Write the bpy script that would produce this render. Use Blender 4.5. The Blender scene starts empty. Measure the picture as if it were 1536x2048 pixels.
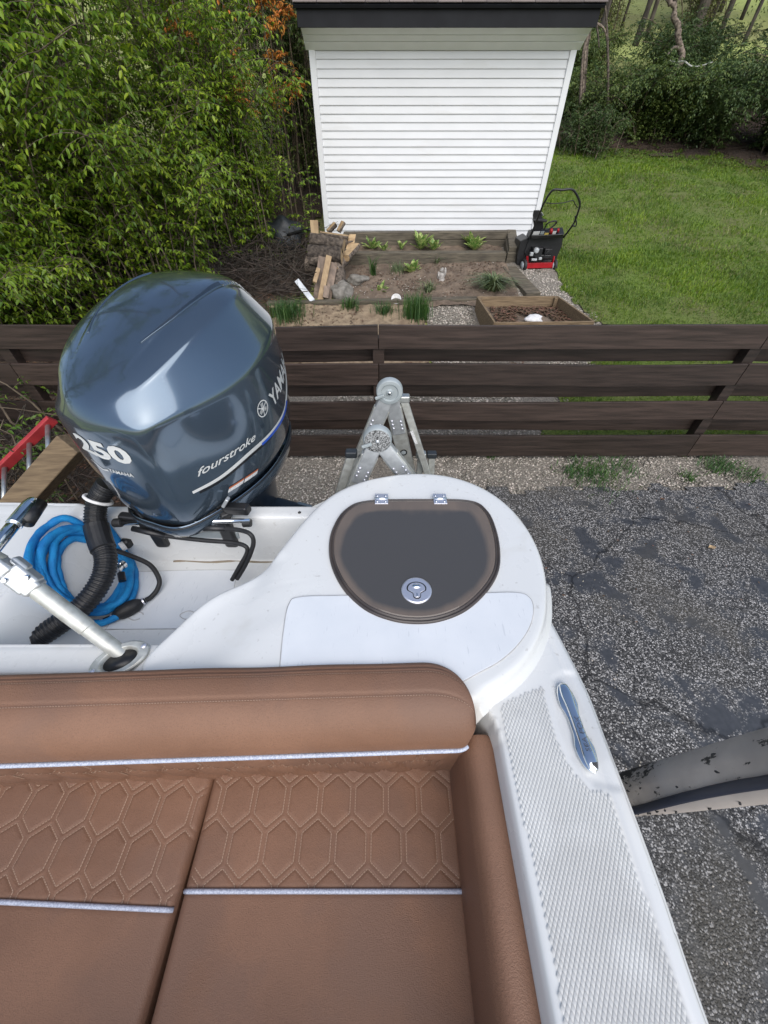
import bpy, bmesh, math, random
import numpy as np
from mathutils import Vector, Matrix
from mathutils.bvhtree import BVHTree
random.seed(7); rng = np.random.default_rng(7)
SC = bpy.context.scene; COL = SC.collection
# ---------------------------------------------------------------- camera, light
H = 2.4; FPX = 770.0; S2 = math.sqrt(.5)
cam = bpy.data.cameras.new('camera'); camo = bpy.data.objects.new('camera', cam); COL.objects.link(camo)
camo.location = (0, 0, H); camo.rotation_euler = (math.radians(45), 0, 0)
cam.sensor_fit = 'VERTICAL'; cam.sensor_height = 36; cam.lens = FPX / 2048 * 36
cam.clip_start = .05; cam.clip_end = 600
SC.camera = camo
SC.render.resolution_x, SC.render.resolution_y = 768, 1024
W_ = bpy.data.worlds.new('World'); SC.world = W_; W_.use_nodes = True
SUN_EL, SUN_AZ = 47.0, 168.0          # degrees; azimuth clockwise from +Y (aft)
nt = W_.node_tree; bg = nt.nodes['Background']
sky = nt.nodes.new('ShaderNodeTexSky'); sky.sky_type = 'NISHITA'; sky.sun_disc = False
sky.sun_elevation = math.radians(SUN_EL); sky.sun_rotation = math.radians(SUN_AZ)
sky.air_density = 1.0; sky.dust_density = 1.6; sky.ozone_density = 1.0
nt.links.new(sky.outputs[0], bg.inputs[0]); bg.inputs[1].default_value = .11
sl = bpy.data.lights.new('sun', 'SUN'); sl.energy = 2.0; sl.angle = math.radians(75); sl.color = (1, .965, .92)
so = bpy.data.objects.new('sun', sl); COL.objects.link(so); so.location = (5, -8, 12)
a_, e_ = math.radians(SUN_AZ), math.radians(SUN_EL)
sd = Vector((math.sin(a_) * math.cos(e_), math.cos(a_) * math.cos(e_), math.sin(e_)))
so.rotation_euler = (-sd).to_track_quat('-Z', 'Y').to_euler()
SC.view_settings.view_transform = 'Standard'; SC.view_settings.look = 'None'
SC.view_settings.exposure = 0.60; SC.view_settings.gamma = 1
try: SC.cycles.max_bounces = 8; SC.cycles.transparent_max_bounces = 8
except Exception: pass

# ---------------------------------------------------------------- geometry helpers
def ray(px, py):
    v = (1024 - py) / FPX
    return np.array([(px - 768) / FPX, S2 * (1 + v), S2 * (v - 1)])
CAM = np.array([0, 0, H])
def PZ(px, py, z):
    d = ray(px, py); return CAM + d * ((z - H) / d[2])
def PY(px, py, y):
    d = ray(px, py); return CAM + d * (y / d[1])
def PT(px, py, t): return CAM + ray(px, py) * t
def gz(x, y):                              # terrain height (numpy ok)
    y = np.asarray(y, float); x = np.asarray(x, float)
    z = np.where(y < 3.4, 0, np.where(y < 15, .169 * (y - 3.4), 1.96 + .33 * (y - 15)))
    z = z + np.clip(y - 40, 0, 200) * .1
    return z + .03 * np.sin(x * .9 + y * .7) * np.clip((y - 4) / 4, 0, 1)
def PG(px, py):
    d = ray(px, py); t = .3
    while t < 150:
        p = CAM + d * t
        if p[2] <= float(gz(p[0], p[1])): break
        t += .004
    return p
WL = {}
def link(o, parent=None):
    COL.objects.link(o)
    if parent is not None: o.parent = parent
def thing(name, loc, label, cat, group=None):
    o = bpy.data.objects.new(name, None); o.empty_display_size = .1
    o.location = loc; link(o); WL[o.name] = np.array(loc, float)
    o['label'] = label; o['category'] = cat
    if group: o['group'] = group
    return o
def tag(o, label=None, cat=None, group=None, kind=None):
    if label: o['label'] = label
    if cat: o['category'] = cat
    if group: o['group'] = group
    if kind: o['kind'] = kind
    return o
def mk(name, vf, mat, parent=None, smooth=False, bevel=0, seg=2, kind=None, auto=None):
    v, f = vf; v = np.asarray(v, float).reshape(-1, 3)
    c = (v.min(0) + v.max(0)) / 2
    me = bpy.data.meshes.new(name)
    if isinstance(f, np.ndarray):
        n, k = f.shape
        me.vertices.add(len(v)); me.vertices.foreach_set('co', (v - c).astype(np.float32).ravel())
        me.loops.add(n * k); me.loops.foreach_set('vertex_index', f.astype(np.int32).ravel())
        me.polygons.add(n); me.polygons.foreach_set('loop_start', np.arange(0, n * k, k, dtype=np.int32))
        me.polygons.foreach_set('loop_total', np.full(n, k, dtype=np.int32)); me.update(calc_edges=True)
    else:
        me.from_pydata((v - c).tolist(), [], f); me.update()
    if smooth: me.polygons.foreach_set('use_smooth', np.ones(len(me.polygons), dtype=bool))
    if mat: me.materials.append(mat)
    o = bpy.data.objects.new(name, me); WL[o.name] = c
    link(o, parent); o.location = c - (WL[parent.name] if parent is not None else 0)
    if bevel:
        b = o.modifiers.new('bevel', 'BEVEL'); b.width = bevel; b.segments = seg; b.limit_method = 'ANGLE'; b.angle_limit = math.radians(40)
        if smooth is None or auto: pass
        me.polygons.foreach_set('use_smooth', np.ones(len(me.polygons), dtype=bool))
        b.harden_normals = True
    if kind: o['kind'] = kind
    return o
def clone(src, parent, loc, rot=None):
    o = src.copy(); link(o, parent); WL[o.name] = np.array(loc, float)
    o.location = np.array(loc, float) - (WL[parent.name] if parent is not None else 0)
    if rot is not None: o.rotation_euler = rot
    return o
def merge(*parts):
    V, F, n = [], [], 0
    for v, f in parts:
        v = np.asarray(v, float).reshape(-1, 3); V.append(v)
        F += [[int(i) + n for i in q] for q in f]; n += len(v)
    return np.concatenate(V), F
def rot(ax, deg): return np.array(Matrix.Rotation(math.radians(deg), 3, ax))
def box(c, s, R=None):
    v = np.array([[x, y, z] for x in (-.5, .5) for y in (-.5, .5) for z in (-.5, .5)]) * np.array(s, float)
    if R is not None: v = v @ np.asarray(R).T
    return v + np.array(c, float), [[0, 1, 3, 2], [4, 6, 7, 5], [0, 4, 5, 1], [2, 3, 7, 6], [0, 2, 6, 4], [1, 5, 7, 3]]
def beam(a, b, w, h, up=(0, 0, 1)):
    a = np.array(a, float); b = np.array(b, float); d = b - a; L = np.linalg.norm(d); d /= L
    s = np.cross(d, up); s /= np.linalg.norm(s); u = np.cross(s, d)
    return box((a + b) / 2, (L, w, h), np.stack([d, s, u], 1))
def frames(P, closed=False):
    P = np.asarray(P, float); n = len(P)
    T = np.roll(P, -1, 0) - np.roll(P, 1, 0) if closed else np.gradient(P, axis=0)
    T /= np.linalg.norm(T, axis=1)[:, None] + 1e-12
    N = np.zeros_like(P); r = np.array([0, 0, 1.]) if abs(T[0, 2]) < .9 else np.array([1., 0, 0])
    for i in range(n):
        r = r - T[i] * r.dot(T[i]); r /= np.linalg.norm(r) + 1e-12; N[i] = r
    return T, N, np.cross(T, N)
def tube(P, r, n=10, caps=True, closed=False, sq=(1, 1)):
    P = np.asarray(P, float); T, N, B = frames(P, closed); m = len(P)
    r = np.broadcast_to(np.asarray(r, float), (m,))
    th = np.arange(n) / n * 2 * math.pi
    V = P[:, None] + r[:, None, None] * (np.cos(th)[None, :, None] * N[:, None] * sq[0] + np.sin(th)[None, :, None] * B[:, None] * sq[1])
    F = []
    for i in range(m if closed else m - 1):
        j = (i + 1) % m
        for k in range(n):
            l = (k + 1) % n; F.append([i * n + k, i * n + l, j * n + l, j * n + k])
    if caps and not closed: F.append(list(range(n))[::-1]); F.append([(m - 1) * n + k for k in range(n)])
    return V.reshape(-1, 3), F
def spl(P, n=40, closed=False):            # Catmull-Rom
    P = np.asarray(P, float)
    Q = np.vstack([P[-1:], P, P[:2]]) if closed else np.vstack([2 * P[0] - P[1], P, 2 * P[-1] - P[-2]])
    m = len(Q) - 3; out = []
    for s in np.linspace(0, m, n, endpoint=not closed):
        i = min(int(s), m - 1); t = s - i; a, b, c, d = Q[i:i + 4]
        out.append(.5 * (2 * b + (c - a) * t + (2 * a - 5 * b + 4 * c - d) * t * t + (3 * b - a - 3 * c + d) * t ** 3))
    return np.array(out)
def loft(R, cap0=True, cap1=True):
    R = np.asarray(R, float); m, n = R.shape[:2]; F = []
    for i in range(m - 1):
        for k in range(n):
            l = (k + 1) % n; F.append([i * n + k, i * n + l, (i + 1) * n + l, (i + 1) * n + k])
    if cap0: F.append(list(range(n))[::-1])
    if cap1: F.append([(m - 1) * n + k for k in range(n)])
    return R.reshape(-1, 3), F
def prism(poly, z0, z1):
    p = np.asarray(poly, float); n = len(p)
    V = np.vstack([np.c_[p, np.full(n, z0)], np.c_[p, np.full(n, z1)]])
    a = np.sum(p[:, 0] * np.roll(p[:, 1], -1) - np.roll(p[:, 0], -1) * p[:, 1])
    F = [[i, (i + 1) % n, n + (i + 1) % n, n + i] for i in range(n)] + [list(range(n))[::-1], list(range(n, 2 * n))]
    if a < 0: F = [q[::-1] for q in F]
    return V, F
def lathe(prof, c=(0, 0, 0), n=24, R=None):
    th = np.arange(n) / n * 2 * math.pi
    V = np.array([[[r * math.cos(t), r * math.sin(t), z] for t in th] for r, z in prof])
    v, f = loft(V)
    if R is not None: v = v @ np.asarray(R).T
    return v + np.array(c, float), f
def grid(V):                               # V (m,n,3) -> quads
    m, n = V.shape[:2]; i = np.arange(m - 1)[:, None] * n + np.arange(n - 1)[None]
    return V.reshape(-1, 3), np.stack([i, i + 1, i + n + 1, i + n], -1).reshape(-1, 4)
def sdpoly(X, Y, P):                       # signed distance, negative inside
    P = np.asarray(P, float); d = np.full(X.shape, 1e9); ins = np.zeros(X.shape, bool)
    for (x0, y0), (x1, y1) in zip(P, np.roll(P, -1, 0)):
        ex, ey = x1 - x0, y1 - y0; wx, wy = X - x0, Y - y0
        t = np.clip((wx * ex + wy * ey) / (ex * ex + ey * ey + 1e-12), 0, 1)
        d = np.minimum(d, (wx - t * ex) ** 2 + (wy - t * ey) ** 2)
        c = (y0 > Y) != (y1 > Y)
        with np.errstate(divide='ignore', invalid='ignore'):
            ins ^= c & (X < (x1 - x0) * (Y - y0) / (y1 - y0 + 1e-12) + x0)
    d = np.sqrt(d); return np.where(ins, -d, d)
def sstep(a, b, x):
    t = np.clip((x - a) / (b - a), 0, 1); return t * t * (3 - 2 * t)
def align(d, u=(0, 0, 1)):                 # matrix whose columns are (d, side, up)
    d = np.array(d, float); d /= np.linalg.norm(d); s = np.cross(u, d); s /= np.linalg.norm(s)
    return np.stack([d, s, np.cross(d, s)], 1)
def zalign(d):                             # matrix taking +z to d
    return np.array(Vector((0, 0, 1)).rotation_difference(Vector(d)).to_matrix())

# ---------------------------------------------------------------- materials
def mat(name, base, rough=.5, metal=0, base2=None, nscale=20, stretch=(1, 1, 1), bump=0, bscale=200, bdist=.002, rnd=0,
        coat=0, spec=.5, contrast=(.35, .65), island=0, trans=0, detail=6, rvar=0, bstretch=None):
    m = bpy.data.materials.new(name); m.use_nodes = True; t = m.node_tree; N = t.nodes; L = t.links
    b = N['Principled BSDF']; b.inputs['Roughness'].default_value = rough; b.inputs['Metallic'].default_value = metal
    b.inputs['Coat Weight'].default_value = coat; b.inputs['Coat Roughness'].default_value = .06
    b.inputs['Specular IOR Level'].default_value = spec
    geo = N.new('ShaderNodeNewGeometry'); oi = N.new('ShaderNodeObjectInfo')
    mp = N.new('ShaderNodeMapping'); mp.inputs['Scale'].default_value = stretch
    add = N.new('ShaderNodeVectorMath'); add.operation = 'ADD'
    sc = N.new('ShaderNodeVectorMath'); sc.operation = 'SCALE'; sc.inputs[0].default_value = (13, 7, 5)
    L.new(oi.outputs['Random'], sc.inputs['Scale']); L.new(geo.outputs['Position'], add.inputs[0]); L.new(sc.outputs[0], add.inputs[1])
    L.new(add.outputs[0], mp.inputs['Vector'])
    nz = N.new('ShaderNodeTexNoise'); nz.inputs['Scale'].default_value = nscale; nz.inputs['Detail'].default_value = detail
    L.new(mp.outputs[0], nz.inputs['Vector'])
    col = None
    if base2 is None: base2 = tuple(c * .9 for c in base)
    rp = N.new('ShaderNodeValToRGB'); rp.color_ramp.elements[0].position = contrast[0]; rp.color_ramp.elements[1].position = contrast[1]
    rp.color_ramp.elements[0].color = (*base2, 1); rp.color_ramp.elements[1].color = (*base, 1)
    L.new(nz.outputs[0], rp.inputs[0]); col = rp.outputs[0]
    if rnd or island:
        hs = N.new('ShaderNodeHueSaturation'); mr = N.new('ShaderNodeMapRange')
        k = max(rnd, island); mr.inputs['To Min'].default_value = 1 - k; mr.inputs['To Max'].default_value = 1 + k
        L.new(geo.outputs['Random Per Island'] if island else oi.outputs['Random'], mr.inputs['Value'])
        L.new(mr.outputs[0], hs.inputs['Value']); L.new(col, hs.inputs['Color'])
        if island:
            mr2 = N.new('ShaderNodeMapRange'); mr2.inputs['To Min'].default_value = .5 + .03; mr2.inputs['To Max'].default_value = .5 - .02
            L.new(geo.outputs['Random Per Island'], mr2.inputs['Value']); L.new(mr2.outputs[0], hs.inputs['Hue'])
        col = hs.outputs[0]
    L.new(col, b.inputs['Base Color'])
    if rvar:
        mr = N.new('ShaderNodeMapRange'); mr.inputs['To Min'].default_value = max(0, rough - rvar); mr.inputs['To Max'].default_value = rough + rvar
        L.new(nz.outputs[0], mr.inputs['Value']); L.new(mr.outputs[0], b.inputs['Roughness'])
    if bump:
        n2 = N.new('ShaderNodeTexNoise'); n2.inputs['Scale'].default_value = bscale; n2.inputs['Detail'].default_value = 4
        if bstretch: 
            mp2 = N.new('ShaderNodeMapping'); mp2.inputs['Scale'].default_value = bstretch; L.new(add.outputs[0], mp2.inputs[0]); L.new(mp2.outputs[0], n2.inputs['Vector'])
        else: L.new(mp.outputs[0], n2.inputs['Vector'])
        bp = N.new('ShaderNodeBump'); bp.inputs['Strength'].default_value = bump; bp.inputs['Distance'].default_value = bdist
        L.new(n2.outputs[0], bp.inputs['Height']); L.new(bp.outputs[0], b.inputs['Normal'])
    if trans:
        tr = N.new('ShaderNodeBsdfTranslucent'); mx = N.new('ShaderNodeMixShader'); mx.inputs[0].default_value = trans
        L.new(col, tr.inputs['Color']); L.new(b.outputs[0], mx.inputs[1]); L.new(tr.outputs[0], mx.inputs[2])
        L.new(mx.outputs[0], N['Material Output'].inputs['Surface'])
    return m
M = {}
M['gel'] = mat('gelcoat', (.68, .69, .68), .28, base2=(.665, .675, .668), nscale=6, bump=.05, bscale=12, bdist=.004, coat=.3, rvar=.08)
M['panel'] = mat('panel_white', (.70, .725, .75), .33, base2=(.65, .68, .71), nscale=9, coat=.1, rvar=.1)
M['tread'] = mat('tread_white', (.62, .63, .62), .45, base2=(.56, .57, .56), nscale=14)
M['white'] = mat('white_vinyl', (.73, .74, .75), .45, base2=(.69, .70, .71), nscale=3)
M['siding'] = mat('vinyl_siding', (.68, .69, .70), .4, base2=(.64, .65, .66), nscale=2, bump=.15, bscale=60, bdist=.001, bstretch=(.2, 1, 4), rnd=.015)
M['soffit'] = mat('soffit_vinyl', (.78, .80, .75), .5, base2=(.74, .76, .71), nscale=4)
M['fascia'] = mat('black_fascia', (.010, .0105, .013), .6, base2=(.014, .015, .018), nscale=5, spec=.2)
M['shingle'] = mat('asphalt_shingle', (.20, .165, .15), .95, base2=(.12, .10, .095), nscale=160, bump=.5, bscale=300, rnd=.25)
M['fence'] = mat('stained_board', (.058, .038, .030), .5, base2=(.019, .0125, .0095), contrast=(.32, .78), nscale=5, stretch=(.5, 6, 9), bump=.35, bscale=25, bdist=.003, rnd=.28, bstretch=(.6, 8, 14), rvar=.12)
M['timber'] = mat('weathered_timber', (.135, .115, .082), .85, base2=(.06, .05, .036), nscale=7, stretch=(.7, 4, 6), bump=.5, bscale=30, bdist=.006, rnd=.12)
M['plank'] = mat('box_plank', (.23, .165, .095), .8, base2=(.13, .09, .052), nscale=8, stretch=(.7, 5, 8), bump=.3, bscale=30, bdist=.003, rnd=.12)
M['fresh'] = mat('pale_lumber', (.42, .30, .17), .75, base2=(.28, .19, .105), nscale=9, stretch=(2, 2, .5), bump=.2, bscale=40, bdist=.002, rnd=.1)
M['greywood'] = mat('grey_lumber', (.27, .20, .15), .8, base2=(.15, .115, .09), nscale=9, stretch=(2, 2, .4), bump=.3, bscale=40, bdist=.003, rnd=.15)
M['bark'] = mat('log_bark', (.20, .16, .125), .9, base2=(.045, .034, .027), nscale=22, bump=.9, bscale=35, bdist=.015, rnd=.5)
M['split'] = mat('split_wood', (.50, .36, .20), .8, base2=(.30, .20, .11), nscale=14, bump=.5, bscale=40, bdist=.006, rnd=.15)
M['trunk'] = mat('trunk_bark', (.085, .070, .055), .9, base2=(.035, .028, .022), nscale=9, stretch=(2, 2, .5), bump=.8, bscale=20, bdist=.02, rnd=.3)
M['cane'] = mat('cane_bark', (.16, .125, .085), .85, base2=(.07, .052, .036), nscale=15)
M['deadbrush'] = mat('dead_twigs', (.085, .066, .052), .9, base2=(.03, .024, .02), nscale=12, island=.4)
M['leaf'] = mat('honeysuckle_leaf', (.22, .32, .024), .40, base2=(.14, .235, .02), nscale=2.5, island=.5, trans=.40)
M['leaf2'] = mat('honeysuckle_leaf_dark', (.12, .205, .024), .45, base2=(.08, .145, .018), nscale=2.5, island=.35, trans=.36)
M['leafdark'] = mat('thicket_leaf', (.075, .12, .028), .5, base2=(.045, .075, .020), nscale=.9, island=.4, trans=.2)
M['leafmid'] = mat('thicket_leaf_mid', (.12, .165, .034), .5, base2=(.07, .11, .024), nscale=.9, island=.4, trans=.2)
M['leafyel'] = mat('spring_leaf', (.22, .24, .06), .5, base2=(.13, .16, .04), nscale=.7, island=.4, trans=.3)
M['leafglow'] = mat('sunglow_leaf', (.80, .36, .07), .6, base2=(.55, .22, .04), nscale=1.5, island=.35, trans=.3)  # low evening sunlight put into the leaf colour as orange
M['hosta'] = mat('hosta_leaf', (.40, .46, .16), .4, base2=(.13, .25, .05), nscale=22, island=.2, trans=.25, contrast=(.45, .55))
M['liri'] = mat('strap_leaf', (.20, .25, .12), .45, base2=(.07, .11, .04), nscale=12, island=.35, trans=.2)
M['blade'] = mat('grass_blade', (.18, .28, .018), .5, base2=(.105, .18, .02), nscale=1.1, island=.35, trans=.3)
M['tuft'] = mat('tuft_blade', (.07, .15, .03), .5, base2=(.035, .09, .02), nscale=3, island=.35, trans=.25)
M['lawn'] = mat('lawn_soil', (.105, .155, .022), .95, base2=(.12, .125, .04), nscale=1.4, bump=.6, bscale=30, bdist=.03)
M['earth'] = mat('earth', (.20, .150, .108), .95, base2=(.11, .08, .058), nscale=7, bump=.8, bscale=30, bdist=.03)
M['mulch'] = mat('leaf_mulch', (.10, .068, .047), .95, base2=(.04, .027, .02), nscale=22, bump=1, bscale=60, bdist=.03)
M['sand'] = mat('dry_sand', (.34, .26, .17), .95, base2=(.18, .13, .085), nscale=9, bump=.7, bscale=50, bdist=.015)
M['gravel'] = mat('gravel_bed', (.30, .265, .22), .95, base2=(.13, .115, .095), nscale=55, bump=1, bscale=90, bdist=.02)
M['stone'] = mat('gravel_stone', (.44, .40, .34), .85, base2=(.22, .195, .165), nscale=40, island=.55)
M['hill'] = mat('hill_field', (.30, .35, .10), .95, base2=(.20, .20, .075), nscale=.35, bump=.5, bscale=4, bdist=.2)
M['deadleaf'] = mat('dead_leaf', (.15, .085, .050), .8, base2=(.08, .045, .028), nscale=30, island=.5)
M['rock'] = mat('grey_rock', (.27, .25, .22), .9, base2=(.14, .13, .11), nscale=12, bump=.7, bscale=30, bdist=.02)
M['whiterock'] = mat('white_rock', (.78, .77, .76), .8, base2=(.62, .61, .60), nscale=20, bump=.6, bscale=40, bdist=.01)
M['alu'] = mat('aluminium', (.62, .63, .61), .38, .85, base2=(.50, .51, .48), nscale=30, bump=.1, bscale=90, rvar=.12, stretch=(1, 1, .3))
M['alupaint'] = mat('aluminium_dull', (.60, .61, .57), .5, .55, base2=(.45, .45, .41), nscale=40, bump=.15, bscale=80, rvar=.12, contrast=(.3, .6))
M['castalu'] = mat('cast_aluminium', (.62, .64, .65), .42, .6, base2=(.50, .52, .53), nscale=40, bump=.1, bscale=150)
M['chrome'] = mat('chrome', (.82, .84, .86), .06, 1, nscale=5)
M['steel'] = mat('brushed_steel', (.78, .78, .84), .36, .8, base2=(.72, .72, .78), nscale=40, stretch=(1, 20, 1))
M['black'] = mat('black_plastic', (.012, .012, .013), .38, base2=(.018, .018, .019), nscale=30)
M['rubber'] = mat('black_rubber', (.013, .013, .014), .55, base2=(.02, .02, .021), nscale=40)
M['hub'] = mat('grey_hub', (.40, .44, .45), .45, .2, base2=(.34, .38, .39), nscale=20)
M['bluehose'] = mat('blue_hose_fabric', (.010, .27, .60), .75, base2=(.006, .17, .46), nscale=25, bump=.7, bscale=220, bdist=.003)
M['redfg'] = mat('red_fibreglass', (.42, .035, .04), .55, base2=(.30, .025, .03), nscale=14, rvar=.1)
M['red'] = mat('red_paint', (.40, .012, .02), .3, base2=(.30, .01, .015), nscale=10)
M['hatch'] = mat('smoked_hatch', (.030, .032, .036), .16, base2=(.045, .045, .047), nscale=7, rvar=.08, coat=.2, stretch=(3, .8, 1))
M['haze'] = mat('faded_hatch_edge', (.20, .145, .115), .3, base2=(.15, .11, .09), nscale=12)
M['hatchrim'] = mat('hatch_rim', (.045, .038, .036), .32, base2=(.075, .06, .052), nscale=10, rvar=.1)
M['orange'] = mat('orange_tag', (.50, .14, .06), .6)
M['tarp'] = mat('dark_tarp', (.016, .02, .024), .5, base2=(.03, .036, .042), nscale=9)
M['rail'] = mat('white_board', (.72, .75, .78), .5, base2=(.6, .63, .66), nscale=9)
M['thread'] = mat('light_thread', (.38, .26, .185), .7)
M['piping'] = mat('silver_piping', (.52, .56, .66), .35, base2=(.36, .40, .50), nscale=260, contrast=(.45, .55), bump=.5, bscale=300)
M['decalw'] = mat('decal_silver', (.62, .63, .62), .35, nscale=4)
M['decalb'] = mat('decal_blue', (.02, .09, .50), .3, nscale=4)
M['decalk'] = mat('decal_dark', (.012, .013, .016), .3, nscale=4)
M['label'] = mat('label_white', (.75, .75, .74), .5, base2=(.55, .55, .55), nscale=160, contrast=(.4, .5))
M['trimgrey'] = mat('caulk_grey', (.36, .36, .36), .7, base2=(.5, .5, .5), nscale=30)

def vinyl(name, c1, c2):
    m = mat(name, c1, .62, base2=c2, nscale=5, rvar=.08)
    t = m.node_tree; N = t.nodes; L = t.links; b = N['Principled BSDF']
    g = [n for n in N if n.type == 'NEW_GEOMETRY'][0]
    v = N.new('ShaderNodeTexVoronoi'); v.feature = 'SMOOTH_F1'; v.inputs['Scale'].default_value = 620
    n2 = N.new('ShaderNodeTexNoise'); n2.inputs['Scale'].default_value = 190; n2.inputs['Detail'].default_value = 3
    L.new(g.outputs['Position'], v.inputs['Vector']); L.new(g.outputs['Position'], n2.inputs['Vector'])
    ad = N.new('ShaderNodeMath'); ad.operation = 'ADD'; L.new(v.outputs['Distance'], ad.inputs[0]); L.new(n2.outputs[0], ad.inputs[1])
    bp = N.new('ShaderNodeBump'); bp.inputs['Strength'].default_value = .42; bp.inputs['Distance'].default_value = .0016
    L.new(ad.outputs[0], bp.inputs['Height']); L.new(bp.outputs[0], b.inputs['Normal'])
    return m
M['vinyl'] = vinyl('brown_vinyl', (.240, .126, .076), (.190, .098, .058))

def specks(m, scale, thr, col, fac, stretch=(1, 1, 1)):
    t = m.node_tree; N = t.nodes; L = t.links; b = N['Principled BSDF']; src = b.inputs['Base Color'].links[0].from_socket
    g = N.new('ShaderNodeNewGeometry'); mp = N.new('ShaderNodeMapping'); mp.inputs['Scale'].default_value = stretch; L.new(g.outputs['Position'], mp.inputs[0])
    n = N.new('ShaderNodeTexNoise'); n.inputs['Scale'].default_value = scale; n.inputs['Detail'].default_value = 5; L.new(mp.outputs[0], n.inputs['Vector'])
    r = N.new('ShaderNodeValToRGB'); r.color_ramp.elements[0].position = thr; r.color_ramp.elements[1].position = thr + .06
    r.color_ramp.elements[1].color = (fac, fac, fac, 1); L.new(n.outputs[0], r.inputs[0])
    x = N.new('ShaderNodeMix'); x.data_type = 'RGBA'; L.new(r.outputs[0], x.inputs[0]); L.new(src, x.inputs[6]); x.inputs[7].default_value = (*col, 1); L.new(x.outputs[2], b.inputs['Base Color'])
specks(M['gel'], 55, .665, (.30, .28, .25), .35); specks(M['gel'], 5, .60, (.55, .54, .50), .35)
specks(M['panel'], 22, .64, (.35, .38, .42), .30, (7, 1, 1)); specks(M['tread'], 4, .52, (.45, .45, .44), .45)
specks(M['vinyl'], 420, .56, (.12, .062, .038), .38); specks(M['vinyl'], 3.2, .52, (.17, .095, .064), .5)
specks(M['siding'], 3, .60, (.56, .56, .54), .3, (.4, 1, 2.5))
def asphalt():
    m = bpy.data.materials.new('worn_asphalt'); m.use_nodes = True; t = m.node_tree; N = t.nodes; L = t.links; b = N['Principled BSDF']
    g = N.new('ShaderNodeNewGeometry')
    def vor(scale, feat='F1', rnd=1):
        v = N.new('ShaderNodeTexVoronoi'); v.feature = feat; v.inputs['Scale'].default_value = scale; L.new(g.outputs['Position'], v.inputs['Vector']); return v
    def noi(scale, det=5, dist=0):
        v = N.new('ShaderNodeTexNoise'); v.inputs['Scale'].default_value = scale; v.inputs['Detail'].default_value = det; v.inputs['Distortion'].default_value = dist
        L.new(g.outputs['Position'], v.inputs['Vector']); return v
    def ramp(src, st):
        r = N.new('ShaderNodeValToRGB'); e = r.color_ramp.elements
        for i, (p, c) in enumerate(st):
            el = e[i] if i < 2 else e.new(p)
            el.position = p; el.color = (*c, 1)
        L.new(src, r.inputs[0]); return r
    v = vor(125); sep = N.new('ShaderNodeSeparateColor'); L.new(v.outputs['Color'], sep.inputs[0])
    peb = ramp(sep.outputs[0], [(0, (.022, .022, .024)), (.36, (.06, .059, .058)), (.70, (.17, .165, .16)), (1, (.56, .54, .52))])
    edge = ramp(v.outputs['Distance'], [(.42, (1, 1, 1)), (.75, (.25, .25, .25))])
    mul = N.new('ShaderNodeMix'); mul.data_type = 'RGBA'; mul.blend_type = 'MULTIPLY'; mul.inputs[0].default_value = 1
    L.new(peb.outputs[0], mul.inputs[6]); L.new(edge.outputs[0], mul.inputs[7])
    n1 = noi(3.4, 9, .5)
    n1b = noi(9, 4, .3)
    cm = N.new('ShaderNodeMath'); cm.operation = 'MULTIPLY_ADD'; cm.inputs[1].default_value = .38; L.new(n1b.outputs[0], cm.inputs[0]); L.new(n1.outputs[0], cm.inputs[2]); cm0 = cm
    cm = N.new('ShaderNodeMath'); cm.operation = 'MULTIPLY_ADD'; cm.inputs[1].default_value = -.07; L.new(sep.outputs[0], cm.inputs[0]); L.new(cm0.outputs[0], cm.inputs[2])
    seal = ramp(cm.outputs[0], [(.665, (0, 0, 0)), (.75, (1, 1, 1))])
    n2 = noi(30, 3)
    tarc = ramp(n2.outputs[0], [(.3, (.034, .037, .042)), (.7, (.055, .058, .065))])
    mx = N.new('ShaderNodeMix'); mx.data_type = 'RGBA'; L.new(seal.outputs[0], mx.inputs[0]); L.new(mul.outputs[2], mx.inputs[6]); L.new(tarc.outputs[0], mx.inputs[7])
    n3 = noi(1.1, 4, .4)
    dirt = ramp(n3.outputs[0], [(.50, (0, 0, 0)), (.72, (.55, .55, .55))])
    mx2 = N.new('ShaderNodeMix'); mx2.data_type = 'RGBA'; L.new(dirt.outputs[0], mx2.inputs[0]); L.new(mx.outputs[2], mx2.inputs[6])
    mx2.inputs[7].default_value = (.085, .075, .055, 1)
    v3 = vor(.75, 'DISTANCE_TO_EDGE'); 
    dn = N.new('ShaderNodeVectorMath'); dn.operation = 'ADD'; nn = noi(5, 4); L.new(g.outputs['Position'], dn.inputs[0])
    scn = N.new('ShaderNodeVectorMath'); scn.operation = 'SCALE'; scn.inputs['Scale'].default_value = .22; L.new(nn.outputs['Color'], scn.inputs[0]); L.new(scn.outputs[0], dn.inputs[1]); L.new(dn.outputs[0], v3.inputs['Vector'])
    crack = ramp(v3.outputs['Distance'], [(.003, (.15, .15, .15)), (.011, (1, 1, 1))])
    mx3 = N.new('ShaderNodeMix'); mx3.data_type = 'RGBA'; mx3.blend_type = 'MULTIPLY'; mx3.inputs[0].default_value = .85
    L.new(mx2.outputs[2], mx3.inputs[6]); L.new(crack.outputs[0], mx3.inputs[7]); L.new(mx3.outputs[2], b.inputs['Base Color'])
    rr = N.new('ShaderNodeMapRange'); rr.inputs['To Min'].default_value = .75; rr.inputs['To Max'].default_value = .5; L.new(seal.outputs[0], rr.inputs[0]); L.new(rr.outputs[0], b.inputs['Roughness'])
    inv = N.new('ShaderNodeMath'); inv.operation = 'SUBTRACT'; inv.inputs[0].default_value = 1; L.new(seal.outputs[0], inv.inputs[1])
    hh = N.new('ShaderNodeMath'); hh.operation = 'MULTIPLY'; L.new(edge.outputs[0], hh.inputs[0]); L.new(inv.outputs[0], hh.inputs[1])
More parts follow.
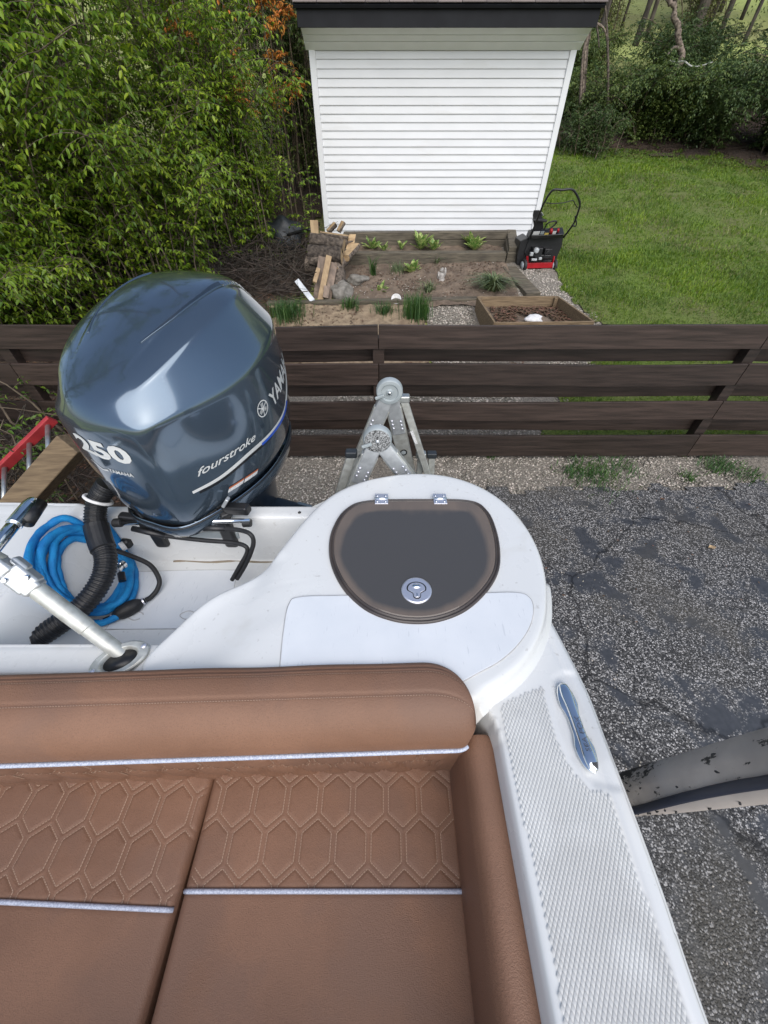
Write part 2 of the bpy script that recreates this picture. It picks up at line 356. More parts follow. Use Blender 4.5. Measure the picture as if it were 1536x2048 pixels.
    h2 = N.new('ShaderNodeMath'); h2.operation = 'MULTIPLY'; L.new(hh.outputs[0], h2.inputs[0]); L.new(crack.outputs[0], h2.inputs[1])
    bp = N.new('ShaderNodeBump'); bp.inputs['Strength'].default_value = .7; bp.inputs['Distance'].default_value = .006
    L.new(h2.outputs[0], bp.inputs['Height']); L.new(bp.outputs[0], b.inputs['Normal'])
    return m
M['asphalt'] = asphalt()

def sleeve_mat():
    m = mat('torn_sleeve', (.40, .355, .325), .65, base2=(.32, .285, .26), nscale=9, bump=.1, bscale=60)
    t = m.node_tree; N = t.nodes; L = t.links; b = N['Principled BSDF']
    src = b.inputs['Base Color'].links[0].from_socket
    g = [n for n in N if n.type == 'NEW_GEOMETRY'][0]
    mp = N.new('ShaderNodeMapping'); mp.inputs['Scale'].default_value = (1, 1.6, .55); L.new(g.outputs['Position'], mp.inputs[0])
    n = N.new('ShaderNodeTexNoise'); n.inputs['Scale'].default_value = 24; n.inputs['Detail'].default_value = 9; n.inputs['Roughness'].default_value = .75; L.new(mp.outputs[0], n.inputs['Vector'])
    n2 = N.new('ShaderNodeTexNoise'); n2.inputs['Scale'].default_value = 7; L.new(mp.outputs[0], n2.inputs['Vector'])
    s = N.new('ShaderNodeMath'); s.operation = 'MULTIPLY_ADD'; s.inputs[1].default_value = .5; L.new(n2.outputs[0], s.inputs[0]); L.new(n.outputs[0], s.inputs[2])
    r = N.new('ShaderNodeValToRGB'); r.color_ramp.elements[0].position = .825; r.color_ramp.elements[1].position = .85; L.new(s.outputs[0], r.inputs[0])
    mx = N.new('ShaderNodeMix'); mx.data_type = 'RGBA'; L.new(r.outputs[0], mx.inputs[0]); L.new(src, mx.inputs[6]); mx.inputs[7].default_value = (.012, .011, .011, 1)
    L.new(mx.outputs[2], b.inputs['Base Color']); return m
M['sleeve'] = sleeve_mat()
def cowl_mat():
    m = mat('metallic_cowl', (.105, .147, .195), .15, .7, base2=(.09, .128, .172), nscale=3, coat=1, spec=.5, rvar=.03)
    return m
M['cowl'] = cowl_mat()
M['statue'] = mat('weathered_stone', (.50, .47, .43), .85, base2=(.24, .22, .20), nscale=40, bump=.4, bscale=60, bdist=.005)
specks(M['cowl'], 260, .70, (.45, .48, .50), .35)
M['navy'] = mat('navy_leg', (.012, .02, .032), .3, base2=(.02, .03, .045), nscale=8, coat=.4)

# ---------------------------------------------------------------- terrain
_perm = np.random.default_rng(3).random((256, 256))
def vn(x, y, s):
    x = np.asarray(x) * s + 1000; y = np.asarray(y) * s + 1000
    i, j = np.floor(x).astype(int), np.floor(y).astype(int); u, v = x - i, y - j
    u = u * u * (3 - 2 * u); v = v * v * (3 - 2 * v); P = lambda a, b: _perm[a % 256, b % 256]
    return (P(i, j) * (1 - u) + P(i + 1, j) * u) * (1 - v) + (P(i, j + 1) * (1 - u) + P(i + 1, j + 1) * u) * v
xs = np.unique(np.r_[np.arange(-140, -20, 6.), np.arange(-20, 20, .5), np.arange(20, 141, 6.)])
ys = np.unique(np.r_[np.arange(-60, -6, 6.), np.arange(-6, 3.4, .5), 3.4, np.arange(3.5, 20, .5), 15., np.arange(20, 200, 5.)])
X, Y = np.meshgrid(xs, ys, indexing='ij')
o = mk('ground', grid(np.stack([X, Y, gz(X, Y)], -1)), M['hill'], smooth=True, kind='structure')
def patch(name, x0, x1, y0, y1, step, inside, dz, m, amp=0, ns=9):
    xs = np.arange(x0, x1 + 1e-6, step); ys = np.unique(np.r_[np.arange(y0, y1 + 1e-6, step), [v for v in (3.4, 15.) if y0 < v < y1]])
    X, Y = np.meshgrid(xs, ys, indexing='ij')
    Z = gz(X, Y) + dz + amp * vn(X, Y, ns) + amp * .5 * vn(X + 7, Y, ns * 2.3)
    V, F = grid(np.stack([X, Y, Z], -1)); c = V[F].mean(1); k = inside(c[:, 0], c[:, 1])
    F = F[k]; u, inv = np.unique(F, return_inverse=True)
    return mk(name, (V[u], inv.reshape(F.shape)), m, smooth=True, kind='structure')
J = lambda x, y, a=.3: (vn(x, y, 2.3) - .5) * a + (vn(x, y, 9) - .5) * a * .5
in_asph = lambda x, y: (y < 2.70 + J(x, y, .26)) & (x > .55 + J(y, x, .5) + np.clip(y - 2.2, 0, 1) * .9)
lawn_edge = lambda y: np.interp(y, [3.4, 4.6, 5.9, 7, 7.6, 9, 12], [1.7, 2.45, 3.02, 2.98, 2.95, 2.9, 2.85])
lawn_far = lambda x: np.interp(x, [2, 5, 7, 9, 12, 14], [15.6, 15.3, 14.9, 14.3, 12.2, 11.2])
in_lawn = lambda x, y: (y > 3.34) & (x > lawn_edge(y) + J(x, y, .4)) & (y < lawn_far(x) + J(x, y, .9))
in_mulch = lambda x, y: (x < -1.35 + J(y, x, .6)) & (y < 6.4 + J(x, y, .6)) | (x < -1.25 + J(y, x, .3)) & (y >= 6.2)
patch('mulch_bed', -14, -.8, .2, 13, .12, in_mulch, .010, M['mulch'], .03)
patch('gravel_strip', -2.2, 9, .6, 6.6, .06, lambda x, y: ((x > -1.45 + J(y, x, .5)) & ((y < 4.6 + J(x, y, .5)) | (x > .62) & (x < 1.75))) | (x > 1.7) & (x < lawn_edge(y) + .25) & (y < 6.6) & (y > 2) | (x > 0) & (y < 3.45 + J(x, y, .4)), .006, M['gravel'], .015)
patch('driveway', .2, 12, -6, 3, .05, in_asph, .030, M['asphalt'], .006, 3)
patch('driveway_under_boat', -6, 1.0, -8, 1.6, .2, lambda x, y: (x < 1.0), .022, M['asphalt'], .006, 3)
lawn = patch('lawn', 1.4, 15, 3.3, 15, .08, in_lawn, .014, M['lawn'], .03)
patch('woodland_floor', 1.5, 30, 9, 21, .3, lambda x, y: (y > lawn_far(x) - .5 + J(x, y, .9)) & (y < 19.5 + J(x, y, 2)), .008, M['mulch'], .05, 3)
patch('garden_soil', -1.0, 2.2, 6.25, 8.4, .06, lambda x, y: (x > -.75) & (x < 2.05), .016, M['earth'], .045)
patch('sand_bed', -1.7, .66, 4.3, 6.5, .06, lambda x, y: (y > 4.45 + J(x, y, .4)) & (x < .58) & (x > -1.6 + J(y, x, .4)) & (y < 6.3), .022, M['sand'], .04)
patch('gravel_path', 1.95, 3.3, 6.3, 9, .05, lambda x, y: (x < lawn_edge(y) + .1 + J(x, y, .25)), .008, M['gravel'], .02)

def scatter(n, x0, x1, y0, y1, fn, r=rng):
    P = np.zeros((0, 2))
    while len(P) < n:
        q = np.c_[r.uniform(x0, x1, n * 2), r.uniform(y0, y1, n * 2)]; P = np.vstack([P, q[fn(q[:, 0], q[:, 1])]])
    return P[:n]
OCT = np.array([[1, 0, 0], [0, 1, 0], [-1, 0, 0], [0, -1, 0], [0, 0, 1], [0, 0, -1.]]); OCF = np.array([[0, 1, 4], [1, 2, 4], [2, 3, 4], [3, 0, 4], [1, 0, 5], [2, 1, 5], [3, 2, 5], [0, 3, 5]])
ICO = None
def rubble(name, P, z, s0, s1, m, label, cat, flat=.6):
    n = len(P); bm = bmesh.new(); bmesh.ops.create_icosphere(bm, subdivisions=1, radius=1); bv = np.array([v.co[:] for v in bm.verts]); bf = np.array([[v.index for v in f.verts] for f in bm.faces]); bm.free()
    s = rng.uniform(s0, s1, n) ** 1; A = rng.uniform(.6, 1.25, (n, len(bv), 1)) * bv[None]
    A = A * np.stack([s * rng.uniform(.8, 1.3, n), s * rng.uniform(.7, 1.1, n), s * flat], -1)[:, None]
    th = rng.uniform(0, 6.28, n); c, d = np.cos(th)[:, None], np.sin(th)[:, None]
    V = np.stack([A[..., 0] * c - A[..., 1] * d + P[:, :1], A[..., 0] * d + A[..., 1] * c + P[:, 1:2], A[..., 2] + z[:, None]], -1)
    F = bf[None] + (np.arange(n) * len(bv))[:, None, None]
    return tag(mk(name, (V.reshape(-1, 3), F.reshape(-1, 3)), m), label, cat, kind='stuff')
P = scatter(13000, -1.5, 3.6, 2.2, 3.7, lambda x, y: ~in_asph(x, y) & (vn(x, y, 1.3) + vn(x, y, 4) > .55))
rubble('gravel', P, gz(P[:, 0], P[:, 1]) + .02, .005, .014, M['stone'], 'loose pale gravel along the foot of the brown board fence', 'gravel')
P = scatter(9000, -.6, 3.1, 3.7, 7.4, lambda x, y: ((y < 4.6) & (x < 1.6) | (x > .62) & (x < 1.36) & (y < 6.35) | (x > 2.02) & (x < lawn_edge(y) + .15) & (y > 4)) & ~((x > 1.3) & (x < 2.75) & (y > 5) & (y < 6.25)))
rubble('gravel', P, gz(P[:, 0], P[:, 1]) + .022, .007, .02, M['stone'], 'grey gravel path round the planter box behind the fence', 'gravel')

P = scatter(700, .8, 4.2, -.6, 2.75, lambda x, y: in_asph(x, y) & (vn(x, y, 1.1) > .5)); rubble('grit', P, np.full(len(P), .036), .002, .007, M['stone'], 'loose grit scattered over the worn asphalt drive', 'grit')
def strips(P, h, w, lean, z):               # grass blades: two-segment tapering strips
    n = len(P); az = rng.uniform(0, 6.28, n); d = np.stack([np.cos(az), np.sin(az), 0 * az], -1); s = np.stack([-np.sin(az), np.cos(az), 0 * az], -1)
    b = np.c_[P, z]; m_ = b + d * (lean * h * .35)[:, None]; m_[:, 2] += h * .62; t = b + d * (lean * h)[:, None]; t[:, 2] += h * (1 - .35 * np.clip(lean, 0, 1.4))
    w = w[:, None]; V = np.stack([b - s * w, b + s * w, m_ + s * w * .75, m_ - s * w * .75, t], 1).reshape(-1, 3)
    k = (np.arange(n) * 5)[:, None]; T = np.concatenate([np.c_[k, k + 1, k + 2], np.c_[k, k + 2, k + 3], np.c_[k + 3, k + 2, k + 4]])
    return V, T
dens = lambda x, y: in_lawn(x, y) & (vn(x, y, .9) * .6 + vn(x, y, 3) * .4 > .12) & (np.abs(x) < y * .98 + .6)
P = np.vstack([scatter(62000, 1.6, 9, 3.4, 8.2, dens), scatter(78000, 2.8, 14, 8.2, 14.8, dens)])
n = len(P); hgt = rng.uniform(.03, .085, n) * (.6 + .85 * vn(P[:, 0], P[:, 1], 1.7))
tag(mk('grass', strips(P, hgt, rng.uniform(.0022, .0045, n) * (1 + (P[:, 1] - 5) * .10), rng.uniform(.1, 1.1, n), gz(P[:, 0], P[:, 1]) + .02), M['blade']), 'short green lawn grass right of the white shed', 'grass', kind='stuff')
P = scatter(70, 3.5, 9, 7.8, 10.5, in_lawn); n = len(P)
tag(mk('grass_stalks', strips(P, rng.uniform(.10, .2, n), np.full(n, .004), rng.uniform(0, .5, n), gz(P[:, 0], P[:, 1])), mat('pale_stalk', (.42, .42, .20), .7)), 'pale seed stalks standing above the mown lawn', 'grass', kind='stuff')

def leaves_on(name, P, z, s0, s1, m, label, cat, parent=None):
    n = len(P); V = []; th = rng.uniform(0, 6.28, n); s = rng.uniform(s0, s1, n)
    T = np.array([[-1, 0, 0], [-.2, .5, .25], [1, 0, .1], [-.2, -.5, .25]])
    A = T[None] * s[:, None, None]; A[..., 2] *= rng.uniform(-.6, 2, (n, 1)); c, d = np.cos(th)[:, None], np.sin(th)[:, None]
    V = np.stack([A[..., 0] * c - A[..., 1] * d + P[:, :1], A[..., 0] * d + A[..., 1] * c + P[:, 1:2], A[..., 2] + z[:, None] + .008], -1)
    k = (np.arange(n) * 4)[:, None]; F = np.concatenate([np.c_[k, k + 1, k + 2], np.c_[k, k + 2, k + 3]])
    o = mk(name, (V.reshape(-1, 3), F), m, parent, kind='stuff')
    return o if parent is not None else tag(o, label, cat)
P = scatter(9000, -5.5, -.9, 1, 6.6, in_mulch)
leaves_on('dead_leaves', P, gz(P[:, 0], P[:, 1]) + .03, .015, .04, M['deadleaf'], 'dark fallen leaves covering the ground left of the motor', 'leaf litter')
P = scatter(2800, -1.6, 2.0, 4.5, 8.2, lambda x, y: vn(x, y, 2) > .45)
leaves_on('dead_leaves', P, gz(P[:, 0], P[:, 1]) + .05, .01, .025, M['deadleaf'], 'scattered dry leaves on the garden bed soil', 'leaf litter')
P = scatter(5000, 4, 14, 11, 16, lambda x, y: y > lawn_far(x) - 1.2)
leaves_on('dead_leaves', P, gz(P[:, 0], P[:, 1]) + .04, .02, .05, M['deadleaf'], 'brown leaf litter along the far edge of the lawn', 'leaf litter')
P = scatter(60, .9, 4, 1.2, 2.75, in_asph); leaves_on('dead_leaves', P, np.full(len(P), .036), .006, .016, M['deadleaf'], 'tiny brown leaf bits on the asphalt near the gravel', 'leaf litter')
for (px, py, s, m_, lb) in ((1424, 1095, .03, 'split', 'single tan dry leaf lying on the asphalt beside a crack'), (1325, 998, .022, 'deadleaf', 'dark brown dead leaf at the gravel edge of the asphalt')):
    p = PZ(px, py, .045)
    tag(mk('fallen_leaf', (p + np.array([[-1, 0, 0], [-.3, .7, .25], [.5, .5, .1], [1, 0, .25], [.2, -.6, .1], [-.5, -.5, .3]]) * s, [[0, 1, 2, 3], [0, 3, 4, 5]]), M[m_]), lb, 'leaf')

# ---------------------------------------------------------------- foliage generator
LT = np.array([[0, 0, 0], [.28, .21, .05], [.66, .17, .03], [1, 0, -.10], [.66, -.17, .03], [.28, -.21, .05]])
def leaf_mesh(P, D, Nn, S):
    S_ = np.cross(Nn, D); S_ /= np.linalg.norm(S_, axis=1)[:, None] + 1e-9
    U = np.cross(D, S_)
    V = P[:, None] + S[:, None, None] * (LT[None, :, 0:1] * D[:, None] + LT[None, :, 1:2] * S_[:, None] + LT[None, :, 2:3] * U[:, None])
    k = (np.arange(len(P)) * 6)[:, None]
    return V.reshape(-1, 3), np.concatenate([np.c_[k, k + 1, k + 2, k + 3], np.c_[k, k + 3, k + 4, k + 5]])
def unit(a): return a / (np.linalg.norm(a, axis=-1, keepdims=True) + 1e-9)
def tubes4(P, r, m=3):                      # P (n,k,3) many thin stems, m-sided
    n, k = P.shape[:2]; T = unit(np.gradient(P, axis=1)); ref = np.where(np.abs(T[..., 2:3]) > .9, np.array([1., 0, 0]), np.array([0, 0, 1.]))
    A = unit(np.cross(T, ref)); B = np.cross(T, A); th = np.arange(m) / m * 6.283
    V = P[:, :, None] + r[..., None, None] * (np.cos(th)[:, None] * A[:, :, None] + np.sin(th)[:, None] * B[:, :, None])
    i = np.arange(n)[:, None, None] * k * m + np.arange(k - 1)[None, :, None] * m; j = np.arange(m)[None, None]; j2 = (j + 1) % m
    F = np.stack([i + j, i + j2, i + m + j2, i + m + j], -1).reshape(-1, 4)
    return V.reshape(-1, 3), F
def cane_paths(base, n, hh, R, lean, seed, spread=.35, droop=.55, k=8):
    r = np.random.default_rng(seed); az = r.uniform(0, 6.283, n); h = hh * r.uniform(.55, 1.08, n); rad = R * r.uniform(.35, 1.1, n)
    s = np.linspace(0, 1, k)[None]; b = np.c_[r.normal(0, spread, (n, 2)), np.zeros(n)] + np.array([base[0], base[1], 0])
    b[:, 2] = gz(b[:, 0], b[:, 1]) - .03
    out = np.stack([np.cos(az) * rad + lean[0], np.sin(az) * rad + lean[1]], -1)
    P = np.zeros((n, k, 3)); P[..., :2] = b[:, None, :2] + out[:, None] * (s ** 1.7)[..., None]; P[..., :2] += r.normal(0, .035, (n, k, 2)) * s[..., None]
    P[..., 2] = b[:, None, 2] + h[:, None] * (s * (1 + droop) - droop * s ** 2.6)
    return P, r
def shrub(name, label, cat, group, base, n, hh, R, lean=(0, 0), m='leaf', L=.065, tw=18, nl=10, seed=1, tl=(.22, .5), single=0, twigs=True, smin=.04, hang=.5, thin=1, canem='cane', cr=.012):
    t = thing(name, (base[0], base[1], float(gz(*base))), label, cat, group)
    P, r = cane_paths(base, n, hh, R, lean, seed); k = P.shape[1]
    rr = np.linspace(1, .3, k)[None] * r.uniform(.6, 1.3, (n, 1)) * cr
    # twigs
    N = n * tw; s = r.uniform(smin, 1, N) * (k - 1.001); i = np.repeat(np.arange(n), tw); a = s.astype(int); f = (s - a)[:, None]
    st = P[i, a] * (1 - f) + P[i, a + 1] * f; tan = unit(P[i, a + 1] - P[i, a])
    d = unit(tan * .6 + unit(r.normal(0, 1, (N, 3)) * np.array([1, 1, .6])) * .9 + np.array([0, 0, .1]))
    ln = r.uniform(*tl, N)[:, None]; q = np.linspace(0, 1, 5)[None, :, None]
    TP = st[:, None] + d[:, None] * ln[:, None] * q + np.array([0, 0, -1.]) * (q ** 2) * ln[:, None] * .35
    cv, cf = tubes4(P, rr, 5)
    mk('stems', (cv, cf), M[canem], t, smooth=True, kind='stuff')
    if twigs:
        mk('twigs', tubes4(TP, np.broadcast_to(np.linspace(.0035, .0012, 5)[None] * cr / .012, (N, 5)), 3), M[canem], t, kind='stuff')
    # leaves in opposite pairs
    K = nl; sl_ = (np.arange(K) // 2 + .7) / (K / 2) ; sl_ = np.clip(sl_, 0, .999) * 4
    ia = sl_.astype(int); ff = (sl_ - ia)[None, :, None]
    lp = TP[:, ia] * (1 - ff) + TP[:, np.minimum(ia + 1, 4)] * ff; lt = unit(TP[:, np.minimum(ia + 1, 4)] - TP[:, ia])
    side = unit(np.cross(lt, np.array([0, 0, 1.]))) * np.where(np.arange(K) % 2, 1, -1)[None, :, None]
    D = unit(lt * .55 + side * .75 + np.array([0, 0, -hang]) + r.normal(0, .25, lp.shape)).reshape(-1, 3); lp = lp.reshape(-1, 3)
    Nn = unit(np.array([0, 0, 1.]) + r.normal(0, .35, D.shape) - D * 0); S = L * r.uniform(.55, 1.25, len(lp))
    if thin < 1: kk = r.random(len(lp)) < thin; lp, D, Nn, S = lp[kk], D[kk], Nn[kk], S[kk]
    if single:                              # the leaves nearest the camera are objects of their own
        order = np.argsort(np.linalg.norm(lp - CAM, axis=1)); inview = order[(np.abs(lp[order, 0]) < lp[order, 1] * .95)][:single]
        src = None
        for q_ in inview:
            Sx = unit(np.cross(Nn[q_], D[q_])); R3 = np.stack([D[q_], Sx, np.cross(D[q_], Sx)], 1) * S[q_]
            mw = Matrix(R3.tolist()).to_4x4()
            if src is None:
                me = bpy.data.meshes.new('leaf'); me.from_pydata(LT.tolist(), [], [[0, 1, 2, 3], [0, 3, 4, 5]]); me.materials.append(M[m])
                src = bpy.data.objects.new('leaf', me); o = src
            else: o = src.copy()
            COL.objects.link(o); o.parent = t; o.matrix_local = Matrix.Translation(Vector(lp[q_] - WL[t.name])) @ mw
        msk = np.ones(len(lp), bool); msk[inview] = False; lp, D, Nn, S = lp[msk], D[msk], Nn[msk], S[msk]
    mk('foliage', leaf_mesh(lp, D, Nn, S), M[m], t, kind='stuff')
    return t
GL = 'leafy shrubs left of the shed'
shrub('honeysuckle_bush', 'bright green bush whose drooping branches reach the left edge of the photo above the fence', 'bush', GL, (-5.5, 5.6), 62, 3.7, 1.8, (.35, -.5), 'leaf', 0.0739, 40, 12, 11, single=60)
shrub('honeysuckle_bush', 'tall bright green bush rising behind the outboard motor', 'bush', GL, (-4.2, 6.6), 70, 3.9, 1.6, (.2, -.6), 'leaf', 0.0689, 40, 12, 12, single=60)
shrub('honeysuckle_bush', 'low leafy green bush directly behind the top of the motor cowl', 'bush', GL, (-3.3, 6.7), 60, 2.1, 1.25, (0, -.25), 'leaf', 0.0630, 37, 12, 13, single=40)
shrub('honeysuckle_bush', 'rounded bright green bush nearest the brush pile and log stack', 'bush', GL, (-2.75, 8.1), 70, 3.3, 1.15, (-.05, -.25), 'leaf', 0.0605, 40, 12, 14)
shrub('honeysuckle_bush', 'tall dark green shrub behind the bright bushes at the top left', 'bush', GL, (-5.2, 9.2), 55, 5.4, 2.0, (.2, -.2), 'leaf2', .085, 26, 12, 15)
shrub('honeysuckle_bush', 'tall yellow green shrub left of the shed roof', 'bush', GL, (-3.1, 10.2), 50, 5.0, 1.5, (.1, -.2), 'leaf', 0.0672, 30, 12, 16)
shrub('honeysuckle_bush', 'leafy shrub cut by the left edge of the photo low above the fence', 'bush', GL, (-6.8, 7.2), 45, 4.2, 1.7, (.3, -.4), 'leaf2', .085, 26, 12, 17)
shrub('honeysuckle_bush', 'sparse olive shrub in the gap beside the left corner of the shed', 'bush', GL, (-1.75, 11.8), 70, 4.2, 1.1, (0, 0), 'leafmid', .07, 26, 12, 18)
shrub('vine_bush', 'small trailing green vine with bare stems in front of the fence at the left edge', 'bush', None, (-3.15, 2.75), 26, .95, .55, (0, -.1), 'leaf2', .05, 7, 6, 19, tl=(.1, .3))
shrub('sunglow_sapling', 'added sapling with low sun glow painted as orange leaves, between the shrubs left of the shed roof', 'sapling', None, (-1.85, 9.6), 12, 3.2, .12, (0, 0), 'leafglow', .06, 16, 12, 20, smin=.8, tl=(.12, .3))  # added saplings, their orange leaves stand in for low sun glow
shrub('sunglow_sapling', 'added sapling with low sun glow painted as pinkish orange leaves, in the top of the green bushes', 'sapling', None, (-2.25, 7.7), 6, 3.3, .12, (0, 0), 'leafglow', .055, 16, 12, 21, smin=.84)
# thicket beyond the lawn
shrub('honeysuckle_bush', 'low leafy bush spilling over the fence top left of the motor', 'bush', GL, (-4.75, 5.6), 56, 1.5, 1.1, (.1, -.3), 'leaf', 0.0672, 35, 12, 22, single=40)
shrub('background_bush', 'dark olive bush filling the gap behind the left corner of the shed', 'bush', 'olive bushes behind the shed', (-2.3, 14.2), 70, 4.6, 1.5, (0, 0), 'leafdark', .08, 28, 12, 23, twigs=False)
shrub('background_bush', 'olive bush standing behind the tall yellow green shrub', 'bush', 'olive bushes behind the shed', (-4.8, 14.5), 70, 5.2, 1.8, (0, 0), 'leafmid', .09, 28, 12, 24, twigs=False)
shrub('honeysuckle_bush', 'low fresh green bush filling the foot of the shrubs beside the brush pile', 'bush', GL, (-2.45, 8.3), 60, 1.9, .65, (-.05, -.2), 'leaf', .056, 36, 12, 25)
GY = 'yellow undergrowth among the trunks'
shrub('undergrowth_bush', 'sparse yellowish bush among the trunks nearest the roof corner', 'bush', GY, (8.6, 24.5), 40, 2.2, 2.0, (0, 0), 'leafyel', .07, 20, 12, 70, tl=(.3, .8), cr=.015)
shrub('undergrowth_bush', 'sparse yellowish bush among the trunks left of the crooked dead tree', 'bush', GY, (12.6, 25), 40, 2.4, 2.2, (0, 0), 'leafyel', .07, 18, 12, 71, tl=(.3, .8), cr=.015)
shrub('undergrowth_bush', 'sparse yellowish bush behind the leaning row of trunks', 'bush', GY, (17.5, 25), 40, 2.6, 2.2, (0, 0), 'leafyel', .07, 18, 12, 72, tl=(.3, .8), cr=.015)
GR = 'thicket beyond the lawn'
TH = [((5.6, 17.2), 44, 1.3, 1.5, 'leafmid', 'low olive bush beside the right end of the shed roof, behind the lawn'),
      ((7.3, 16.0), 60, 1.7, 1.6, 'leafmid', 'lighter green rounded bush left of centre in the thicket, over the brown bare patch'),
      ((9.0, 15.5), 64, 1.9, 1.7, 'leafdark', 'dark green bush in the middle of the thicket with branches sweeping left'),
      ((10.8, 14.3), 64, 2.3, 1.7, 'leafdark', 'dark bush behind the shaded hollow at the lawn corner'),
      ((11.7, 12.5), 64, 2.4, 1.7, 'leafmid', 'yellowish green bush at the right edge of the photo over the lawn corner'),
      ((12.6, 17.2), 64, 4.2, 2.0, 'leafmid', 'tall green bush at the top right corner of the photo'),
      ((9.8, 19.4), 56, 1.7, 1.9, 'leafdark', 'dark bush at the foot of the leaning bare trunks'),
      ((15.4, 16.8), 56, 4.2, 2.2, 'leafdark', 'tall dark bush closing the right end of the thicket'),
      ((6.6, 20.5), 50, 1.2, 1.9, 'leafmid', 'faint olive bush below the bare trunks right of the roof')]
for i, (b, n, hh, R, m_, lb) in enumerate(TH):
    shrub('thicket_bush', lb, 'bush', GR, b, n, hh - .45, R, (-.15, -.25), m_, .066, 40, 18, 40 + i, tl=(.3, .75), twigs=False, cr=.02, smin=.02, hang=.35)
shrub('evergreen_shrub', 'small dense dark shrub standing alone on the lawn beside the shed corner', 'shrub', None, (5.35, 14.3), 60, .9, .42, (0, 0), 'leafdark', .04, 30, 14, 60, tl=(.1, .25), twigs=False, smin=.05)

# bare trees
def tree(label, x, y, hh, r, lean, seed, m='leafyel', nl=500, group='bare trees on the hillside', name='tree'):
    q = np.random.default_rng(seed); z = float(gz(x, y)); t = thing(name, (x, y, z), label, 'tree', group)
    k = 9; s = np.linspace(0, 1, k); P = np.c_[x + lean[0] * s + q.normal(0, .06, k) * s * hh * .12, y + lean[1] * s, z - .1 + hh * s]
    P = spl(P, 24); mk('trunk', tube(P, r * np.linspace(1.15, .35, 24) * (1 + .08 * q.normal(0, 1, 24)), 8), M['trunk'], t, smooth=True)
    nb = 16; st = q.uniform(.18, .98, nb); a = P[(st * 23).astype(int)]; az = q.uniform(0, 6.283, nb); L_ = hh * q.uniform(.12, .30, nb)
    d = np.stack([np.cos(az), np.sin(az), q.uniform(.5, 1.3, nb)], -1); d = unit(d); w = np.linspace(0, 1, 6)[None, :, None]
    B = a[:, None] + d[:, None] * L_[:, None, None] * w + q.normal(0, .04, (nb, 6, 3)) * w * hh * .25
    rr = r * .42 * (1 - .6 * st)[:, None] * np.linspace(1, .25, 6)[None]
    i2 = np.repeat(np.arange(nb), 6); s2 = q.integers(1, 5, nb * 6); a2 = B[i2, s2]; d2 = unit(d[i2] + q.normal(0, .7, (nb * 6, 3)))
    B2 = a2[:, None] + d2[:, None] * (hh * q.uniform(.04, .12, nb * 6))[:, None, None] * w
    v1, f1 = tubes4(B, rr, 5); v2, f2 = tubes4(B2, np.broadcast_to(r * .10 * np.linspace(1, .4, 6)[None], (nb * 6, 6)), 3)
    mk('branches', (np.vstack([v1, v2]), np.vstack([f1, f2 + len(v1)])), M['trunk'], t, smooth=True)
    if nl:
        j = q.integers(0, nb * 6, nl); lp = B2[j, q.integers(1, 6, nl)] + q.normal(0, .12, (nl, 3)); D = unit(q.normal(0, 1, (nl, 3)) + np.array([0, 0, -.4])); Nn = unit(q.normal(0, 1, (nl, 3)))
        mk('crown', leaf_mesh(lp, D, Nn, q.uniform(.08, .17, nl)), M[m], t, kind='stuff')
    return t
q = np.random.default_rng(77)
spots = [(1185, 26, .17), (1207, 22, .20), (1228, 30, .14), (1247, 25, .10), (1268, 34, .17), (1285, 23, .21), (1302, 24, .16), (1318, 33, .14), (1336, 28, .12), (1378, 36, .16), (1398, 24, .34), (1420, 25, .18), (1433, 27, .15), (1450, 24, .20), (1466, 30, .14), (1482, 26, .14), (1506, 23, .12), (1216, 40, .16), (1258, 42, .15), (1344, 45, .16)]
words_ = ['nearest the roof corner', 'slanting beside the shed roof', 'pale and thin, third out from the roof', 'slim and dark, fourth out from the roof', 'faint and distant between two closer trunks', 'stout, one of a close pair rising from the thicket', 'leaning right from the close pair', 'distant behind the close pair', 'thin, left of the crooked dead tree', 'distant, in the sunny gap right of the crooked dead tree', 'thickest of all, grey, at the edge of the sunny gap', 'first in the leaning row right of the thick grey trunk', 'second and thinner in the leaning row right of the thick grey trunk', 'darkest of the leaning row right of the thick grey trunk', 'faint one behind the leaning row', 'slim, last of the leaning row', 'thin, half hidden by the top right bush', 'very distant, left of the sunny gap near the roof', 'very distant, among thin stems over the olive bush', 'very distant, standing in the sunny gap']
for i, ((px, y, r), w_) in enumerate(zip(spots, words_)):
    p = PY(px, 40, y); tree('bare tree trunk ' + w_, p[0], y, q.uniform(8, 11), r * .5, (q.uniform(.1, .9), q.uniform(-.3, .3)), 100 + i, nl=260 if i % 2 else 420)
for i, (px, y, r, w_) in enumerate([(600, 17, .06, 'thin bare trunk just left of the shed roof end'), (574, 15, .045, 'slender dark trunk rising through the shrubs beside the shed'), (500, 21, .12, 'bare trunk showing behind the top of the left shrubs'), (620, 24, .13, 'distant bare trunk hard against the roof end'), (455, 25, .15, 'distant trunk behind the pinkish sun glow sapling')]):
    p = PY(px, 60, y); tree(w_, p[0], y, 9, r, (.1, 0), 140 + i, nl=300, m='leafyel')
for (x, y, h_, sd_, lb) in ((-7.6, 6.4, 12, 180, 'tall leafy tree rising out of the left edge shrubs'), (-6.2, 10.5, 13, 181, 'tall leafy tree behind the tallest left shrubs'), (-9.5, 2.6, 12, 182, 'tall leafy tree left of the red ladder, beyond the fence end')):
    tree(lb, x, y, h_, .16, (.5, -.2), sd_, 'leaf2', 5200, group='tall trees along the left side')
p = [PY(1330, -40, 17), PY(1338, 2, 17), PY(1349, 12, 17), PY(1348, 35, 17), PY(1356, 52, 17), PY(1356, 75, 17), PY(1362, 100, 17), PY(1360, 128, 17)]
